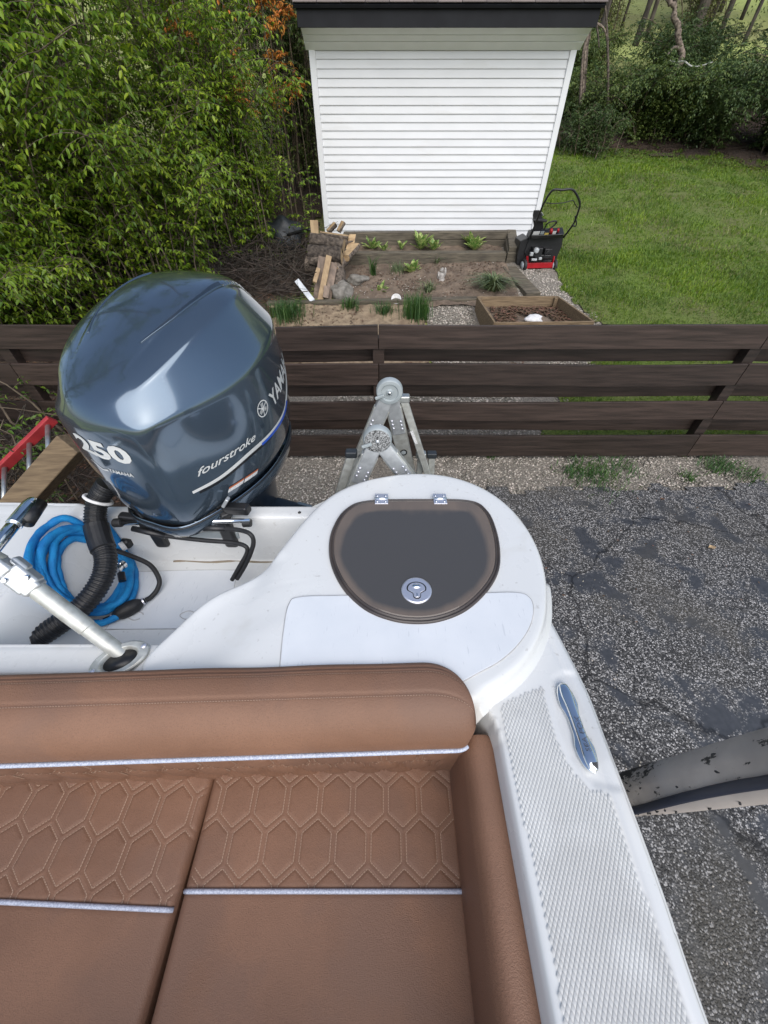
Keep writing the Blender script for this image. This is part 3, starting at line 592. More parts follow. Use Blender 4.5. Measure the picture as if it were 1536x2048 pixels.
t = thing('dead_tree', (p[-1][0], 17, float(gz(p[-1][0], 17))), 'crooked dark dead tree bending above the thicket', 'tree')
pth = spl([[p[-1][0], 17, gz(p[-1][0], 17) - .1]] + p[::-1], 40)
mk('trunk', tube(pth, np.linspace(.085, .055, 40) * (1 + .15 * q.normal(0, 1, 40)), 8), M['bark'], t, smooth=True)
mk('branch', tube(spl([p[2], PY(1351, -5, 17), PY(1352, -30, 17)], 10), .05, 6), M['bark'], t, smooth=True)
mk('branch', tube(spl([p[6], PY(1348, 95, 16.8), PY(1335, 110, 16.6)], 10), np.linspace(.05, .02, 10), 6), M['bark'], t, smooth=True)
tag(mk('fallen_branch', tube(spl([PY(1338, 122, 15.2), PY(1352, 125, 15.1), PY(1368, 123, 15), PY(1384, 133, 14.9), PY(1404, 131, 14.9), PY(1425, 124, 15)], 24), np.linspace(.022, .012, 24), 6), mat('pale_branch', (.42, .42, .38), .8), smooth=True), 'pale bare branch lying across the top of the dark thicket', 'branch')
t = thing('arching_shrub', (4.7, 15.5, float(gz(4.7, 15.5))), 'bare arching branches hanging beside the right end of the fascia', 'shrub')
for pts in ([(1165, 200), (1172, 90), (1185, 52), (1200, 50), (1212, 68), (1216, 110)], [(1168, 190), (1176, 80), (1190, 47), (1196, 70), (1198, 95)], [(1160, 210), (1166, 110), (1178, 62), (1180, 80)], [(1215, 230), (1216, 120), (1212, 30), (1205, -20)]):
    mk('branch', tube(spl([PY(a, b, 15.5) for a, b in pts], 24), np.linspace(.04, .015, 24), 6), M['bark'], t, smooth=True)

# ---------------------------------------------------------------- shed
SX0, SX1, SY, SZ0 = -1.07, 2.74, 8.5, .80
sh = thing('shed', ((SX0 + SX1) / 2, SY + 1.5, SZ0), 'white vinyl sided shed with dark fascia and brown shingle roof behind the garden bed', 'shed')
WT = 3.20
mk('wall', box(((SX0 + SX1) / 2, SY + 1.53, (SZ0 + WT) / 2), (SX1 - SX0 - .06, 3.0, WT - SZ0)), M['siding'], sh)
mk('foundation', box(((SX0 + SX1) / 2, SY + 1.5, .6), (SX1 - SX0 - .02, 3.05, .42)), M['rock'], sh)
nC = 26; ch = (WT - .02 - SZ0) / nC
x0, x1 = SX0 + .09, SX1 - .09
def board_prof(z):                          # one siding course: bottom edge proud with a drip return
    pr = [(0, z + ch - .003), (-.004, z + ch - .003), (-.017, z + .013), (-.017, z + .003), (-.004, z), (0, z)]
    return np.array([[[x, SY + 0.028 + y, zz] for y, zz in pr] for x in (x0, x1)])
b0 = mk('siding_board', loft(board_prof(SZ0)), M['siding'], sh)
for i in range(1, nC): clone(b0, sh, WL[b0.name] + np.array([0, 0, ch * i]))
for x in (SX0 + .045, SX1 - .045): mk('corner_trim', box((x, SY + .02, (SZ0 + WT) / 2), (.09, .05, WT - SZ0)), M['white'], sh, bevel=.006)
# sloping soffit boards from the wall head out to the fascia
SOF = [(SY + .01, WT - .035), (SY - .10, WT + .035), (SY - .20, WT + .085), (SY - .335, WT + .14)]
for i, ((ya, za), (yb, zb)) in enumerate(zip(SOF, SOF[1:])):
    mk('soffit_board', beam((SX0 - .04, (ya + yb) / 2, (za + zb) / 2 + .01), (SX1 + .04, (ya + yb) / 2, (za + zb) / 2 + .01), math.hypot(yb - ya, zb - za) - .012, .02, up=np.cross((1, 0, 0), (0, yb - ya, zb - za)) * -1), M['soffit'], sh, bevel=.003)
mk('fascia', box(((SX0 + SX1) / 2, SY - .36, WT + .225), (SX1 - SX0 + .14, .03, .19)), M['fascia'], sh, bevel=.004)
rs = math.radians(33); RY, RZ = SY - .42, WT + .325
mk('roof_deck', beam(((SX0 - .1), RY + 1.05 * math.cos(rs) , RZ - .03 + 1.05 * math.sin(rs)), (SX1 + .1, RY + 1.05 * math.cos(rs), RZ - .03 + 1.05 * math.sin(rs)), 2.1, .03, up=(0, -math.sin(rs), math.cos(rs))), M['fascia'], sh)
gv, gf = prism([(SY + .05, WT - .05), (SY + 3.0, WT - .05), (SY + 1.5, WT + 1.2)], SX0 + .05, SX1 - .05); mk('gable', (gv[:, [2, 0, 1]], gf), M['siding'], sh)
tabw = .31; nT = int((SX1 - SX0 + .2) / tabw) + 1; s0 = None
Rr = np.array([[1, 0, 0], [0, math.cos(rs), -math.sin(rs)], [0, math.sin(rs), math.cos(rs)]])
for r_ in range(14):
    for k in range(nT + (r_ % 2)):
        xx = SX0 - .10 + tabw * (k + .5) - (tabw / 2 if r_ % 2 else 0); w_ = tabw - .006
        if xx - tabw / 2 < SX0 - .12: xx += tabw / 4 + .0; w_ = tabw / 2 - .006
        if xx + tabw / 2 > SX1 + .22: continue
        c_ = np.array([xx, RY, RZ]) + Rr @ np.array([0, .14 * r_ + .07, .008 + random.uniform(0, .003)])
        if s0 is None:
            s0 = mk('shingle', box((0, 0, 0), (1, .165, .007), Rr @ rot('X', -2.0)), M['shingle'], sh); s0.location = c_ - WL[sh.name]; s0.scale = (w_, 1, 1)
        else:
            o = clone(s0, sh, c_); o.scale = (w_, 1, 1)

# ---------------------------------------------------------------- board fence
fe = thing('board_fence', (0, 3.15, 0), 'dark brown stained board fence with staggered boards behind the boat', 'fence')
FY = 3.15; POSTX = [-6.25, -3.12, -.045, 3.045, 6.2]
for x in POSTX: mk('post', box((x, FY + .062, .59), (.095, .085, 1.22)), M['fence'], fe, bevel=.004)
frows = [(1.127, 1.312), (.815, 1.003), (.478, .660), (.060, .302)]; brows = [(.978, 1.16), (.652, .83), (.290, .47), (-.03, .135)]
def fboard(x0, x1, za, zb, y, sd):
    q = np.random.default_rng(sd); n = 14; xs_ = np.linspace(x0, x1, n); u = (xs_ - x0) / (x1 - x0)
    sag = -q.uniform(0, .022) * np.sin(math.pi * u) + q.uniform(-.008, .008) * np.sin(2 * math.pi * u); bow = q.uniform(-.012, .012) * np.sin(math.pi * u)
    R = np.array([[[x, y + b - .011, za + s], [x, y + b + .011, za + s], [x, y + b + .011, zb + s], [x, y + b - .011, zb + s]] for x, s, b in zip(xs_, sag, bow)])
    return loft(R)
for i in range(4):
    for j in range(4):
        a, b = POSTX[j] + .003, POSTX[j + 1] - .003
        mk('board', fboard(a, b, *frows[i], FY, 10 * i + j), M['fence'], fe, bevel=.003)
        mk('board', fboard(a, b, *brows[i], FY + .118, 200 + 10 * i + j), M['fence'], fe, bevel=.003)
# ---------------------------------------------------------------- garden
gb = thing('timber_raised_bed', (.8, 8.0, .75), 'raised bed of weathered timbers with hostas against the white shed wall', 'raised bed')
def timb(a, b, w, h, parent, m='timber'): return mk('timber', beam(a, b, w, h), M[m], parent, bevel=.012, seg=2)
timb((-.72, 7.73, .79), (2.06, 7.73, .80), .19, .22, gb)
timb((-.70, 8.34, .86), (2.2, 8.34, .87), .14, .22, gb); timb((-.72, 8.345, 1.02), (2.22, 8.345, 1.045), .15, .12, gb)
timb((2.16, 7.64, .80), (2.26, 8.42, .92), .17, .22, gb); timb((2.17, 7.66, .94), (2.275, 8.43, 1.06), .16, .10, gb); timb((-.62, 7.86, .80), (-.62, 8.25, .86), .16, .2, gb)
X, Y = np.meshgrid(np.linspace(-.6, 2.1, 60), np.linspace(7.82, 8.28, 14), indexing='ij'); mk('soil', grid(np.stack([X, Y, .82 + (Y - 7.8) * .12 + .035 * vn(X, Y, 9)], -1)), M['earth'], gb, smooth=True)
for (a, b, w, h, lb) in (((-1.75, 6.28, .48), (.62, 6.36, .50), .12, .16, 'long low timber edging below the log stack and soil bed'), ((.64, 6.42, .50), (1.42, 6.45, .505), .14, .13, 'short weathered timber edging behind the gravel left of the planter box'), ((2.1, 7.5, .69), (2.28, 6.5, .56), .24, .12, 'grey timber sloping down from the raised bed corner beside the gravel')):
    tag(mk('edging_timber', beam(a, b, w, h), M['timber'], bevel=.012), lb, 'timber')
P = scatter(2600, -.75, 2.05, 6.35, 7.62, lambda x, y: vn(x, y, 2) > .3); rubble('soil_clods', P, gz(P[:, 0], P[:, 1]) + .04, .004, .018, M['earth'], 'crumbly clods over the lower soil bed', 'soil')
P = scatter(500, -.75, 2.05, 6.35, 7.6, lambda x, y: vn(x, y, 3) > .4); rubble('pebbles', P, gz(P[:, 0], P[:, 1]) + .05, .004, .014, M['stone'], 'pale pebbles scattered over the lower soil bed', 'pebbles')
bx = thing('planter_box', (2.05, 5.7, .38), 'open square planter box of thin planks with leaves and a white rock, behind the fence', 'planter box')
A, B_, C_, D_ = np.array((1.40, 5.12, 0)), np.array((2.66, 5.16, 0)), np.array((2.53, 6.18, 0)), np.array((1.36, 6.16, 0))
zt = .66
for a, b in ((A, B_), (B_, C_), (C_, D_), (D_, A)):
    lo = min(float(gz(a[0], a[1])), float(gz(b[0], b[1]))) - .02
    mk('plank', beam(a + (0, 0, (zt + lo) / 2), b + (0, 0, (zt + lo) / 2), .028, zt - lo), M['plank'], bx, bevel=.003)
for c in (C_, D_): mk('corner_post', box((c[0] + (.03 if c is D_ else -.035), c[1] - .045, .545), (.05, .05, .215)), M['plank'], bx, bevel=.003)
X, Y = np.meshgrid(np.linspace(1.40, 2.6, 40), np.linspace(5.15, 6.14, 34), indexing='ij'); mk('soil', grid(np.stack([X, Y, .45 + (Y - 5.2) * .05 + .05 * vn(X, Y, 5)], -1)), M['earth'], bx, smooth=True)
P = scatter(700, 1.55, 2.55, 5.3, 6.1, lambda x, y: vn(x, y, 3) + (x - 1.7) * .5 > .45); leaves_on('dead_leaves', P, .49 + (P[:, 1] - 5.2) * .05, .02, .05, M['deadleaf'], None, None, bx)
def lump(name, c, s, m, label, cat, seed=1, parent=None):
    q = np.random.default_rng(seed); bm = bmesh.new(); bmesh.ops.create_icosphere(bm, subdivisions=3, radius=1); v = np.array([v.co[:] for v in bm.verts]); f = [[w.index for w in q_.verts] for q_ in bm.faces]; bm.free()
    k = q.normal(0, 1, (7, 3)); dd = sum(.09 * np.sin(v @ (k[i] * (1.2 + i * .5)) + i) for i in range(7)); v = v * (1 + dd)[:, None] * np.array(s)
    o = mk(name, (v + np.array(c), f), M[m], parent, smooth=True); return tag(o, label, cat) if label else o
p = PG(1047, 628) ; lump('white_rock', (2.06, 5.62, .53), (.115, .085, .05), 'whiterock', 'white rock lying on leaves in the planter box', 'rock', 4)
lump('field_stone', (-.66, 6.62, .60), (.17, .22, .13), 'rock', 'flat grey stone at the foot of the log stack', 'stone', 5)
lump('field_stone', (-.42, 7.05, .66), (.16, .17, .07), 'rock', 'low brown grey stone between the logs and the soil bed', 'stone', 8)
# hostas
hl = np.array([[0, 0, 0], [.22, .13, .03], [.55, .19, .05], [.82, .11, .01], [1, 0, -.06], [.82, -.11, .01], [.55, -.19, .05], [.22, -.13, .03]]); hf = [[0, 1, 2, 3], [0, 3, 4, 5], [0, 5, 6, 7]]
hmid = np.vstack([hl, [[.3, 0, -.01], [.62, 0, 0]]]); hf = [[0, 1, 8], [1, 2, 9, 8], [2, 3, 4, 9], [0, 8, 7], [7, 8, 9, 6], [6, 9, 4, 5]]
hsrc = None
def hosta(px, py, n, L, label, green=False, z=None, Y=None):
    global hsrc
    p = PG(px, py)
    if z is not None: p = PY(px, py, Y); p[2] = z
    t = thing('hosta', p, label, 'hosta', 'hostas in the garden beds')
    for i in range(n):
        az = i * 2.4 + random.uniform(-.3, .3); el = random.uniform(.35, 1.15); l = L * random.uniform(.7, 1.15)
        d = np.array([math.cos(az) * math.cos(el), math.sin(az) * math.cos(el), math.sin(el)]); Rm = align(d)
        b = p + np.array([d[0], d[1], 0]) * .02 + (0, 0, .01)
        if hsrc is None:
            me = bpy.data.meshes.new('leaf'); me.from_pydata(hmid.tolist(), [], hf); me.materials.append(M['hosta']); hsrc = o = bpy.data.objects.new('leaf', me)
        else: o = hsrc.copy()
        COL.objects.link(o); o.parent = t; o.matrix_local = Matrix.Translation(Vector(b - p)) @ Matrix((Rm * l).tolist()).to_4x4()
    return t
hosta(842, 488, 28, 0.270, 'largest variegated hosta in the middle of the raised timber bed', z=.87, Y=8.05)
hosta(868, 492, 13, 0.203, 'smaller hosta touching the right side of the middle one in the raised bed', z=.87, Y=8.0)
hosta(947, 470, 26, 0.257, 'hosta at the back right corner of the raised timber bed', z=.89, Y=8.2)
hosta(950, 486, 18, 0.216, 'hosta just in front of the back right one in the raised bed', z=.87, Y=8.0)
hosta(803, 490, 9, 0.162, 'small upright hosta left of the biggest one in the raised bed', z=.87, Y=8.05)
hosta(768, 496, 13, 0.162, 'flat pale hosta along the front timber of the raised bed', z=.87, Y=7.95)
hosta(745, 490, 13, 0.203, 'greener hosta at the left end of the raised bed', z=.87, Y=8.1)
hosta(825, 548, 18, 0.216, 'hosta in the lower soil bed below the middle of the front timber')
hosta(759, 588, 11, 0.176, 'small hosta alone in the lower soil bed right of the grey stone')
# strap leaved plants and grass clumps
def clump(name, px, py, n, h, w, lean, label, cat, m='tuft', rad=.05, p=None, group=None):
    p = PG(px, py) if p is None else np.array(p, float); P = p[:2] + rng.normal(0, rad, (n, 2))
    t = thing(name, p, label, cat, group)
    mk('blades', strips(P, rng.uniform(.55, 1.1, n) * h, rng.uniform(.6, 1.2, n) * w, rng.uniform(lean * .2, lean * 1.3, n), np.full(n, p[2] - .01)), M[m], t, kind='stuff'); return t
clump('lilyturf', 983, 585, 230, .34, .016, 1.4, 'mounded striped grassy plant beside the planter box', 'plant', 'liri', .035)
GC = 'grass clumps in the beds'
clump('grass_clump', 577, 640, 520, .34, .004, .7, 'grass clump at the left end of the sand bed, beside the motor', 'grass clump', 'tuft', .13, group=GC)
clump('grass_clump', 832, 640, 420, .40, .005, .35, 'upright dense grass clump in the sand bed left of the gravel path', 'grass clump', 'tuft', .085, group=GC)
clump('grass_clump', 770, 632, 220, .24, .004, .8, 'smaller leafy clump left of the upright dense grass clump', 'grass clump', 'tuft', .07, group=GC)
clump('daylily', 745, 556, 36, .40, .009, .9, 'arching daylily with few long leaves below the raised bed', 'plant', 'tuft', .02)
clump('lavender_tuft', 797, 550, 200, .22, .004, .6, 'grey green bushy tuft beside the hosta in the lower bed', 'plant', 'liri', .06)
clump('daylily', 858, 590, 60, .26, .009, .9, 'sparse strap leaved plant in front of the small statue', 'plant', 'liri', .05)
clump('daylily', 872, 532, 34, .24, .008, .9, 'small strap leaved plant against the front timber of the raised bed', 'plant', 'liri', .03)
clump('weed', 700, 622, 110, .26, .006, .8, 'weedy sprig growing over the timber edging by the grey stone', 'weed', 'tuft', .06)
clump('weed', 885, 545, 30, .06, .005, .8, 'low green weed behind the small statue', 'weed', 'tuft', .05)
GW = 'weeds at the foot of the fence'
for (px, py, n, h, r_, lb) in ((1190, 950, 420, .10, .14, 'broad grassy weed patch in the gravel by the fence, middle one'), (1150, 945, 160, .08, .08, 'smaller weed patch touching the broad one in the gravel on its left side'), (982, 915, 40, .06, .03, 'tiny green tuft against the lowest fence board'), (1440, 935, 260, .10, .10, 'dry looking weed patch right of the leaning fence post'), (1375, 955, 90, .06, .04, 'small round tuft at the asphalt edge under the fence post'), (1240, 935, 120, .09, .09, 'thin weeds under the bottom board right of the broad patch'), (1500, 950, 90, .08, .08, 'sparse weeds in the gravel at the right edge of the photo')):
    p = PZ(px, py, .02); clump('weed_tuft', 0, 0, n, h, .004, 1.0, lb, 'weed', 'tuft', r_, p=p, group=GW)
# statue, cup
t = thing('garden_statue', PG(882, 565), 'small weathered stone figure standing in the soil bed', 'statue'); c = WL[t.name]
mk('body', lathe([(.001, 0), (.055, .0), (.06, .03), (.045, .07), (.05, .10), (.035, .135), (.018, .15), (.001, .152)], c, 14), M['statue'], t, smooth=True)
lump('head', c + (.0, 0, .175), (.03, .032, .035), 'statue', None, None, 3, t); lump('wing', c + (.05, .01, .14), (.02, .03, .06), 'statue', None, None, 6, t); lump('wing', c + (-.045, .01, .10), (.02, .03, .05), 'statue', None, None, 9, t)
c = PG(792, 612) + (0, 0, .09)
tag(mk('broken_dish', lathe([(.001, -.04), (.03, -.04), (.07, .02), (.075, .025), (.066, .02), (.028, -.034), (.001, -.034)], c, 20, rot('X', 50)), M['whiterock'], smooth=True), 'broken white dish lying against the sand bed edging', 'dish')
# ---------------------------------------------------------------- wood stack
GLg = 'split logs in the wood stack'
def log(a, b, r, label, seed, half=False, end='split'):
    q = np.random.default_rng(seed); a = np.array(a, float); b = np.array(b, float); t = thing('log', (a + b) / 2, label, 'log', GLg)
    n = 14; th = np.arange(n) / n * 6.283; pr = r * (1 + q.normal(0, .10, n));
    R3 = align(b - a); R = []
    for s in np.linspace(0, 1, 7):
        k = pr * (1 + q.normal(0, .05, n)); yy = k * np.cos(th); zz = k * np.sin(th)
        if half: zz = np.minimum(zz, r * .15)
        R.append(a + (b - a) * s + yy[:, None] * R3[:, 1] + zz[:, None] * R3[:, 2])
    R = np.array(R); mk('bark', loft(R, False, False), M['bark'], t, smooth=not half)
    for e in (0, -1): mk('cut_face', (np.vstack([R[e], R[e].mean(0)]), [[i, (i + 1) % n, n] for i in range(n)]), M[end], t)
    if half: mk('split_face', (np.array([R[0][i] for i in (1, 6)] + [R[-1][i] for i in (6, 1)]) + (0, 0, .004), [[0, 1, 2, 3]]), M['split'], t)
Lg = lambda px, py, y: PY(px, py, y)
log(Lg(622, 478, 7.1), Lg(688, 492, 7.0), .085, 'long bark covered log on top at the front of the stack', 1)
log(Lg(618, 507, 7.0), Lg(684, 512, 6.95), .105, 'thick dark log under the long top one', 2)
log(Lg(640, 466, 7.5), Lg(697, 474, 7.5), .09, 'split log showing yellow wood behind the front top log', 3, True)
log(Lg(660, 486, 7.3), Lg(704, 482, 7.6), .08, 'split log with torn orange wood in the right top of the stack', 4, True)
log(Lg(690, 512, 7.05), Lg(712, 488, 7.5), .075, 'grey split log leaning at the right side of the stack', 5, True)
log(Lg(668, 540, 6.85), Lg(694, 512, 7.3), .08, 'dark log end standing below the right side of the stack', 6)
log(Lg(680, 572, 6.7), Lg(678, 540, 6.9), .085, 'dark upright log between the leaning planks and the grey stone', 7)
log(Lg(612, 528, 7.1), Lg(680, 535, 7.05), .10, 'lowest log half hidden behind the leaning planks', 8)
log(Lg(655, 462, 7.75), Lg(670, 446, 7.8), .06, 'short stub of split wood against the shed corner', 9, True)
log(Lg(676, 462, 7.75), Lg(686, 443, 7.8), .055, 'dark chip of split wood leaning on the shed beside the stub', 10, True)
log(Lg(648, 486, 7.15), Lg(672, 482, 7.25), .06, 'yellow faced split piece lying on the long top log', 11, True)
log(Lg(700, 500, 7.3), Lg(706, 470, 7.75), .06, 'pale split piece leaning on the end of the raised bed', 12, True)
log(Lg(620, 520, 6.95), Lg(650, 523, 6.9), .07, 'stubby log end at the left under the thick dark log', 13)
GPk = 'planks leaning on the wood stack'
for (a, b, ya, yb, w, th_, m_, lb) in (((634, 600), (646, 514), 6.55, 6.85, .13, .035, 'greywood', 'widest grey plank at the left of those leaning on the logs'), ((640, 602), (658, 512), 6.45, 6.80, .085, .04, 'fresh', 'pale new plank leaning at the front of the logs'), ((655, 600), (668, 526), 6.5, 6.85, .11, .035, 'greywood', 'grey weathered plank right of the pale one'), ((629, 565), (637, 537), 6.5, 6.7, .06, .03, 'fresh', 'short pale offcut leaning left of the pale plank'), ((651, 596), (654, 572), 6.42, 6.52, .085, .03, 'greywood', 'short grey offcut standing in front of the grey plank'), ((630, 470), (628, 441), 7.3, 7.35, .12, .08, 'fresh', 'brown board end sticking up at the top left of the logs')):
    tag(mk('plank', beam(PY(*a, ya), PY(*b, yb), w, th_, up=(.1, -1, .3)), M[m_], bevel=.004), lb, 'plank', GPk)
tag(mk('white_rail', beam(PY(594, 562, 6.6), PY(626, 603, 6.3), .075, .05, up=(.3, -1, .3)), M['rail'], bevel=.004), 'white painted rail leaning left of the planks', 'rail')
lump('tarp', (-1.75, 8.3, 1.02), (.34, .3, .26), 'tarp', 'dark tarpaulin bundle left of the log stack', 'tarp', 12)
tag(mk('black_pipe', tube(spl([PY(575, 470, 8.0), PY(600, 463, 7.9), PY(622, 459, 7.8)], 12), .022, 8), M['black'], smooth=True), 'black pipe across the dark tarpaulin bundle', 'pipe')
# brush pile: dead twigs nobody could count
q = np.random.default_rng(5); n = 900; c = np.c_[q.uniform(-2.9, -1.15, n), q.uniform(6.4, 8.6, n)]; c = np.c_[c, gz(c[:, 0], c[:, 1]) + q.uniform(0, .45, n) ** 1.3]
d = unit(q.normal(0, 1, (n, 3)) * (1, 1, .35)); w = np.linspace(-.5, .5, 5)[None, :, None]; BP = c[:, None] + d[:, None] * q.uniform(.2, 1.0, n)[:, None, None] * w + q.normal(0, .02, (n, 5, 3))
tag(mk('brush_pile', tubes4(BP, np.broadcast_to(q.uniform(.002, .007, n)[:, None], (n, 5)), 4), M['deadbrush']), 'tangle of dead twigs and branches between the bushes and the log stack', 'brush pile', kind='stuff')
n = 420; c = np.c_[q.uniform(-3.9, -1.9, n), q.uniform(2.2, 3.0, n)]; c = np.c_[c, q.uniform(0, .7, n) * np.clip((-1.9 - c[:, 0]) / 1.2, .15, 1)]
d = unit(q.normal(0, 1, (n, 3)) * (1, .7, .8)); BP = c[:, None] + d[:, None] * q.uniform(.15, .6, n)[:, None, None] * w + q.normal(0, .02, (n, 5, 3))
tag(mk('brush_pile', tubes4(BP, np.broadcast_to(q.uniform(.002, .006, n)[:, None], (n, 5)), 3), M['deadbrush']), 'dry tangled twigs piled against the fence at the left edge', 'brush pile', kind='stuff')

# ---------------------------------------------------------------- snow blower
SB = thing('snow_blower', (2.6, 7.45, .69), 'black and red walk behind snow blower parked at the shed corner', 'snow blower')
S = lambda px, py, dy=0: PY(px, py, 7.42 + dy)
def wheel(c, r, w_):
    o = mk('wheel', lathe([(.02, -w_ / 2), (r * .9, -w_ / 2), (r, -w_ * .3), (r, w_ * .3), (r * .9, w_ / 2), (.02, w_ / 2)], c, 22, rot('Z', 12) @ rot('Y', 90)), M['rubber'], SB, smooth=False, bevel=.004)
    for s in (-1, 1): mk('rim', lathe([(.001, 0), (r * .6, 0), (r * .62, .006), (.001, .012)], np.array(c) + rot('Z', 12) @ np.array([s * w_ / 2, 0, 0]), 18, rot('Z', 12) @ rot('Y', 90 * s)), M['hub'], o, smooth=True)
wheel(S(1047, 531, .02), .095, .05); wheel(S(1107, 531, .02), .095, .05)
mk('red_frame', merge(beam(S(1053, 531, 0), S(1104, 530, 0), .05, .075), beam(S(1054, 538, -.01), S(1055, 512, .02), .03, .03), beam(S(1104, 537, -.01), S(1108, 512, .02), .02, .03)), M['red'], SB, bevel=.004)
pl = [S(*q_, .10) for q_ in ((1060, 474), (1064, 464), (1120, 464), (1127, 470), (1124, 492), (1112, 520), (1056, 522), (1048, 505))]
mk('shroud', (np.vstack([pl, np.array(pl) + (0, .22, .0)]), [list(range(8)), list(range(15, 7, -1))] + [[i + 8, (i + 1) % 8 + 8, (i + 1) % 8, i] for i in range(8)]), M['black'], SB, bevel=.01)
hp = [S(*q_, .12) for q_ in ((1041, 482), (1057, 474), (1059, 500), (1050, 534), (1033, 536), (1034, 510))]
mk('auger_housing', (np.vstack([hp, np.array(hp) + (.0, .34, 0)]), [list(range(6)), list(range(11, 5, -1))] + [[i + 6, (i + 1) % 6 + 6, (i + 1) % 6, i] for i in range(6)]), M['black'], SB, bevel=.012)
pn = mk('control_panel', beam(S(1062, 468, 0), S(1126, 465, 0), .14, .06, up=(0, -.5, .8)), M['black'], SB, bevel=.01)
cp = lambda x, y: S(x, y, -.075)
mk('label', beam(cp(1066, 466.5), cp(1079, 466), .002, .055, up=(0, -.5, .8)), M['label'], pn); mk('label', beam(cp(1081, 466), cp(1088, 465.5), .002, .05, up=(0, -.5, .8)), M['hub'], pn); mk('label', beam(cp(1089, 468), cp(1097, 468), .002, .035, up=(0, -.5, .8)), mat('yellow_label', (.6, .45, .1), .5), pn); mk('label', beam(cp(1105, 465.5), cp(1112, 465), .002, .05, up=(0, -.5, .8)), M['label'], pn)
mk('knob', tube([S(1102, 466, -.05), S(1103, 459, -.1)], [.028, .022], 10), M['red'], pn, smooth=True); mk('knob', tube([S(1116, 464, -.05), S(1117, 458, -.08)], [.018, .015], 10), M['red'], pn, smooth=True)
mk('engine', merge(box(S(1073, 503, .03), (.16, .14, .12)), box(S(1084, 512, .02), (.26, .12, .05)), box(S(1095, 502, .05), (.12, .1, .08))), M['black'], SB, bevel=.012)
for (x, y, sx, sz) in ((1073, 501, .085, .105), (1063, 508, .05, .05), (1080, 517, .05, .035), (1068, 519, .09, .03)): mk('engine_cover', lathe([(.001, .03), (sx * .35, .03), (sx * .5, .01), (sx * .5, -.04)], S(x, y, -.05), 12, rot('X', 90)) if sx == .085 else box(S(x, y, -.04), (sx, .05, sz)), M['castalu'], SB, bevel=.006)
mk('pull_cord', tube(spl([S(1085, 516, -.06), S(1094, 505, -.07), S(1102, 498, -.05)], 10), .005, 5), M['black'], SB, smooth=True)
ct = [np.array([S(1067 + dx, y, .05 + dy) for dx, dy in ((-w1, 0), (w1, -.02), (w1, .16), (-w1, .16))]) + np.array([o_ * .0083, 0, 0]) for y, w1, o_ in ((470, 9, 12), (445, 10, 9), (430, 9, 7), (420, 6, 6))]
mk('discharge_chute', loft(ct), M['black'], SB, bevel=.012)
mk('chute_deflector', beam(S(1068, 439, .0), S(1091, 441, .02), .14, .03), M['black'], SB, bevel=.008)
mk('warning_label', beam(S(1081, 424, .03), S(1086, 431, .03), .002, .05, up=(0, -1, .4)), M['label'], SB)
mk('chute_crank', tube(spl([S(1088, 459, -.02), S(1094, 448, -.06), S(1104, 443, -.08), S(1113, 443, -.08), S(1110, 449, -.06), S(1098, 458, -.04), S(1088, 459, -.02)], 30), .011, 6), M['black'], SB, smooth=True)
mk('handle', tube(spl([S(1060, 474, .02), S(1070, 450, -.08), S(1082, 420, -.22), S(1088, 406, -.28), S(1105, 381, -.36), S(1125, 380, -.38), S(1146, 380, -.38), S(1159, 403, -.30), S(1158, 418, -.25), S(1150, 441, -.14), S(1145, 451, -.1), S(1127, 475, .02)], 60), .0145, 8), M['black'], SB, smooth=True)
mk('control_bail', tube(spl([S(1092, 406, -.28), S(1110, 407, -.3), S(1130, 405, -.31), S(1145, 401, -.32), S(1150, 408, -.30), S(1155, 416, -.26)], 24), .006, 6), M['black'], SB, smooth=True)
mk('chute_lever', tube(spl([S(1150, 432, -.17), S(1153, 448, -.15), S(1149, 453, -.14), S(1145, 448, -.12)], 14), .010, 6), M['black'], SB, smooth=True)
# ---------------------------------------------------------------- boat
def cpx(L, z): return np.array([PZ(a, b, z)[:2] for a, b in L])
boat = thing('boat', (-.68, 0, .35), 'white fibreglass boat stern with splash well, smoked hatch and textured gunwale', 'boat')
def smooth_loop(P, n):
    return sum(np.roll(P, k, 0) for k in range(-n, n + 1)) / (2 * n + 1)
ZP, ZG, ZL, ZT, ZF = 1.50, 1.45, 1.47, 1.42, 1.20
podp = smooth_loop(spl(cpx([(255, 1400), (300, 1302), (376, 1223), (440, 1174), (505, 1152), (545, 1120), (590, 1062), (640, 1004), (700, 967), (780, 949), (860, 944), (940, 960), (1010, 1000), (1060, 1060), (1085, 1120), (1094, 1180), (1090, 1240), (1070, 1290), (1035, 1335), (990, 1368), (945, 1392), (880, 1420)], ZP), 240, True), 9)
gout = spl(np.vstack([cpx([(1062, 1160), (1090, 1216), (1130, 1290), (1175, 1380), (1210, 1470), (1260, 1600), (1330, 1790), (1420, 2048)], ZG), [[.492, -.5]]]), 60)
gun = np.vstack([gout, [[.262, -.5], [.262, .24], [.255, .285], [.235, .32], [.19, .355], [.2, .5]]])
ledge = np.array([[-1.9, .385], [.1, .385], [.1, .46], [-.2, .46], [-.45, .455], [-1.9, .45]])
trans = np.array([[-1.9, .958], [-.2, .958], [-.2, 1.02], [-1.9, 1.02]])
stb = np.vstack([cpx([(150, 1010), (95, 1075), (30, 1160), (-60, 1260)], 1.44), [[-1.9, .40], [-1.9, 1.02]]])
pk = np.argmax(podp[:, 1])
outl = []
i0 = np.argmin(np.hypot(podp[:, 0] - gout[3, 0], podp[:, 1] - gout[3, 1]))
jj = [i for i in range(len(podp)) if podp[i, 0] > -.24 and podp[i, 1] > .60 and (podp[i, 1] > .99 or podp[i, 0] > .3)]
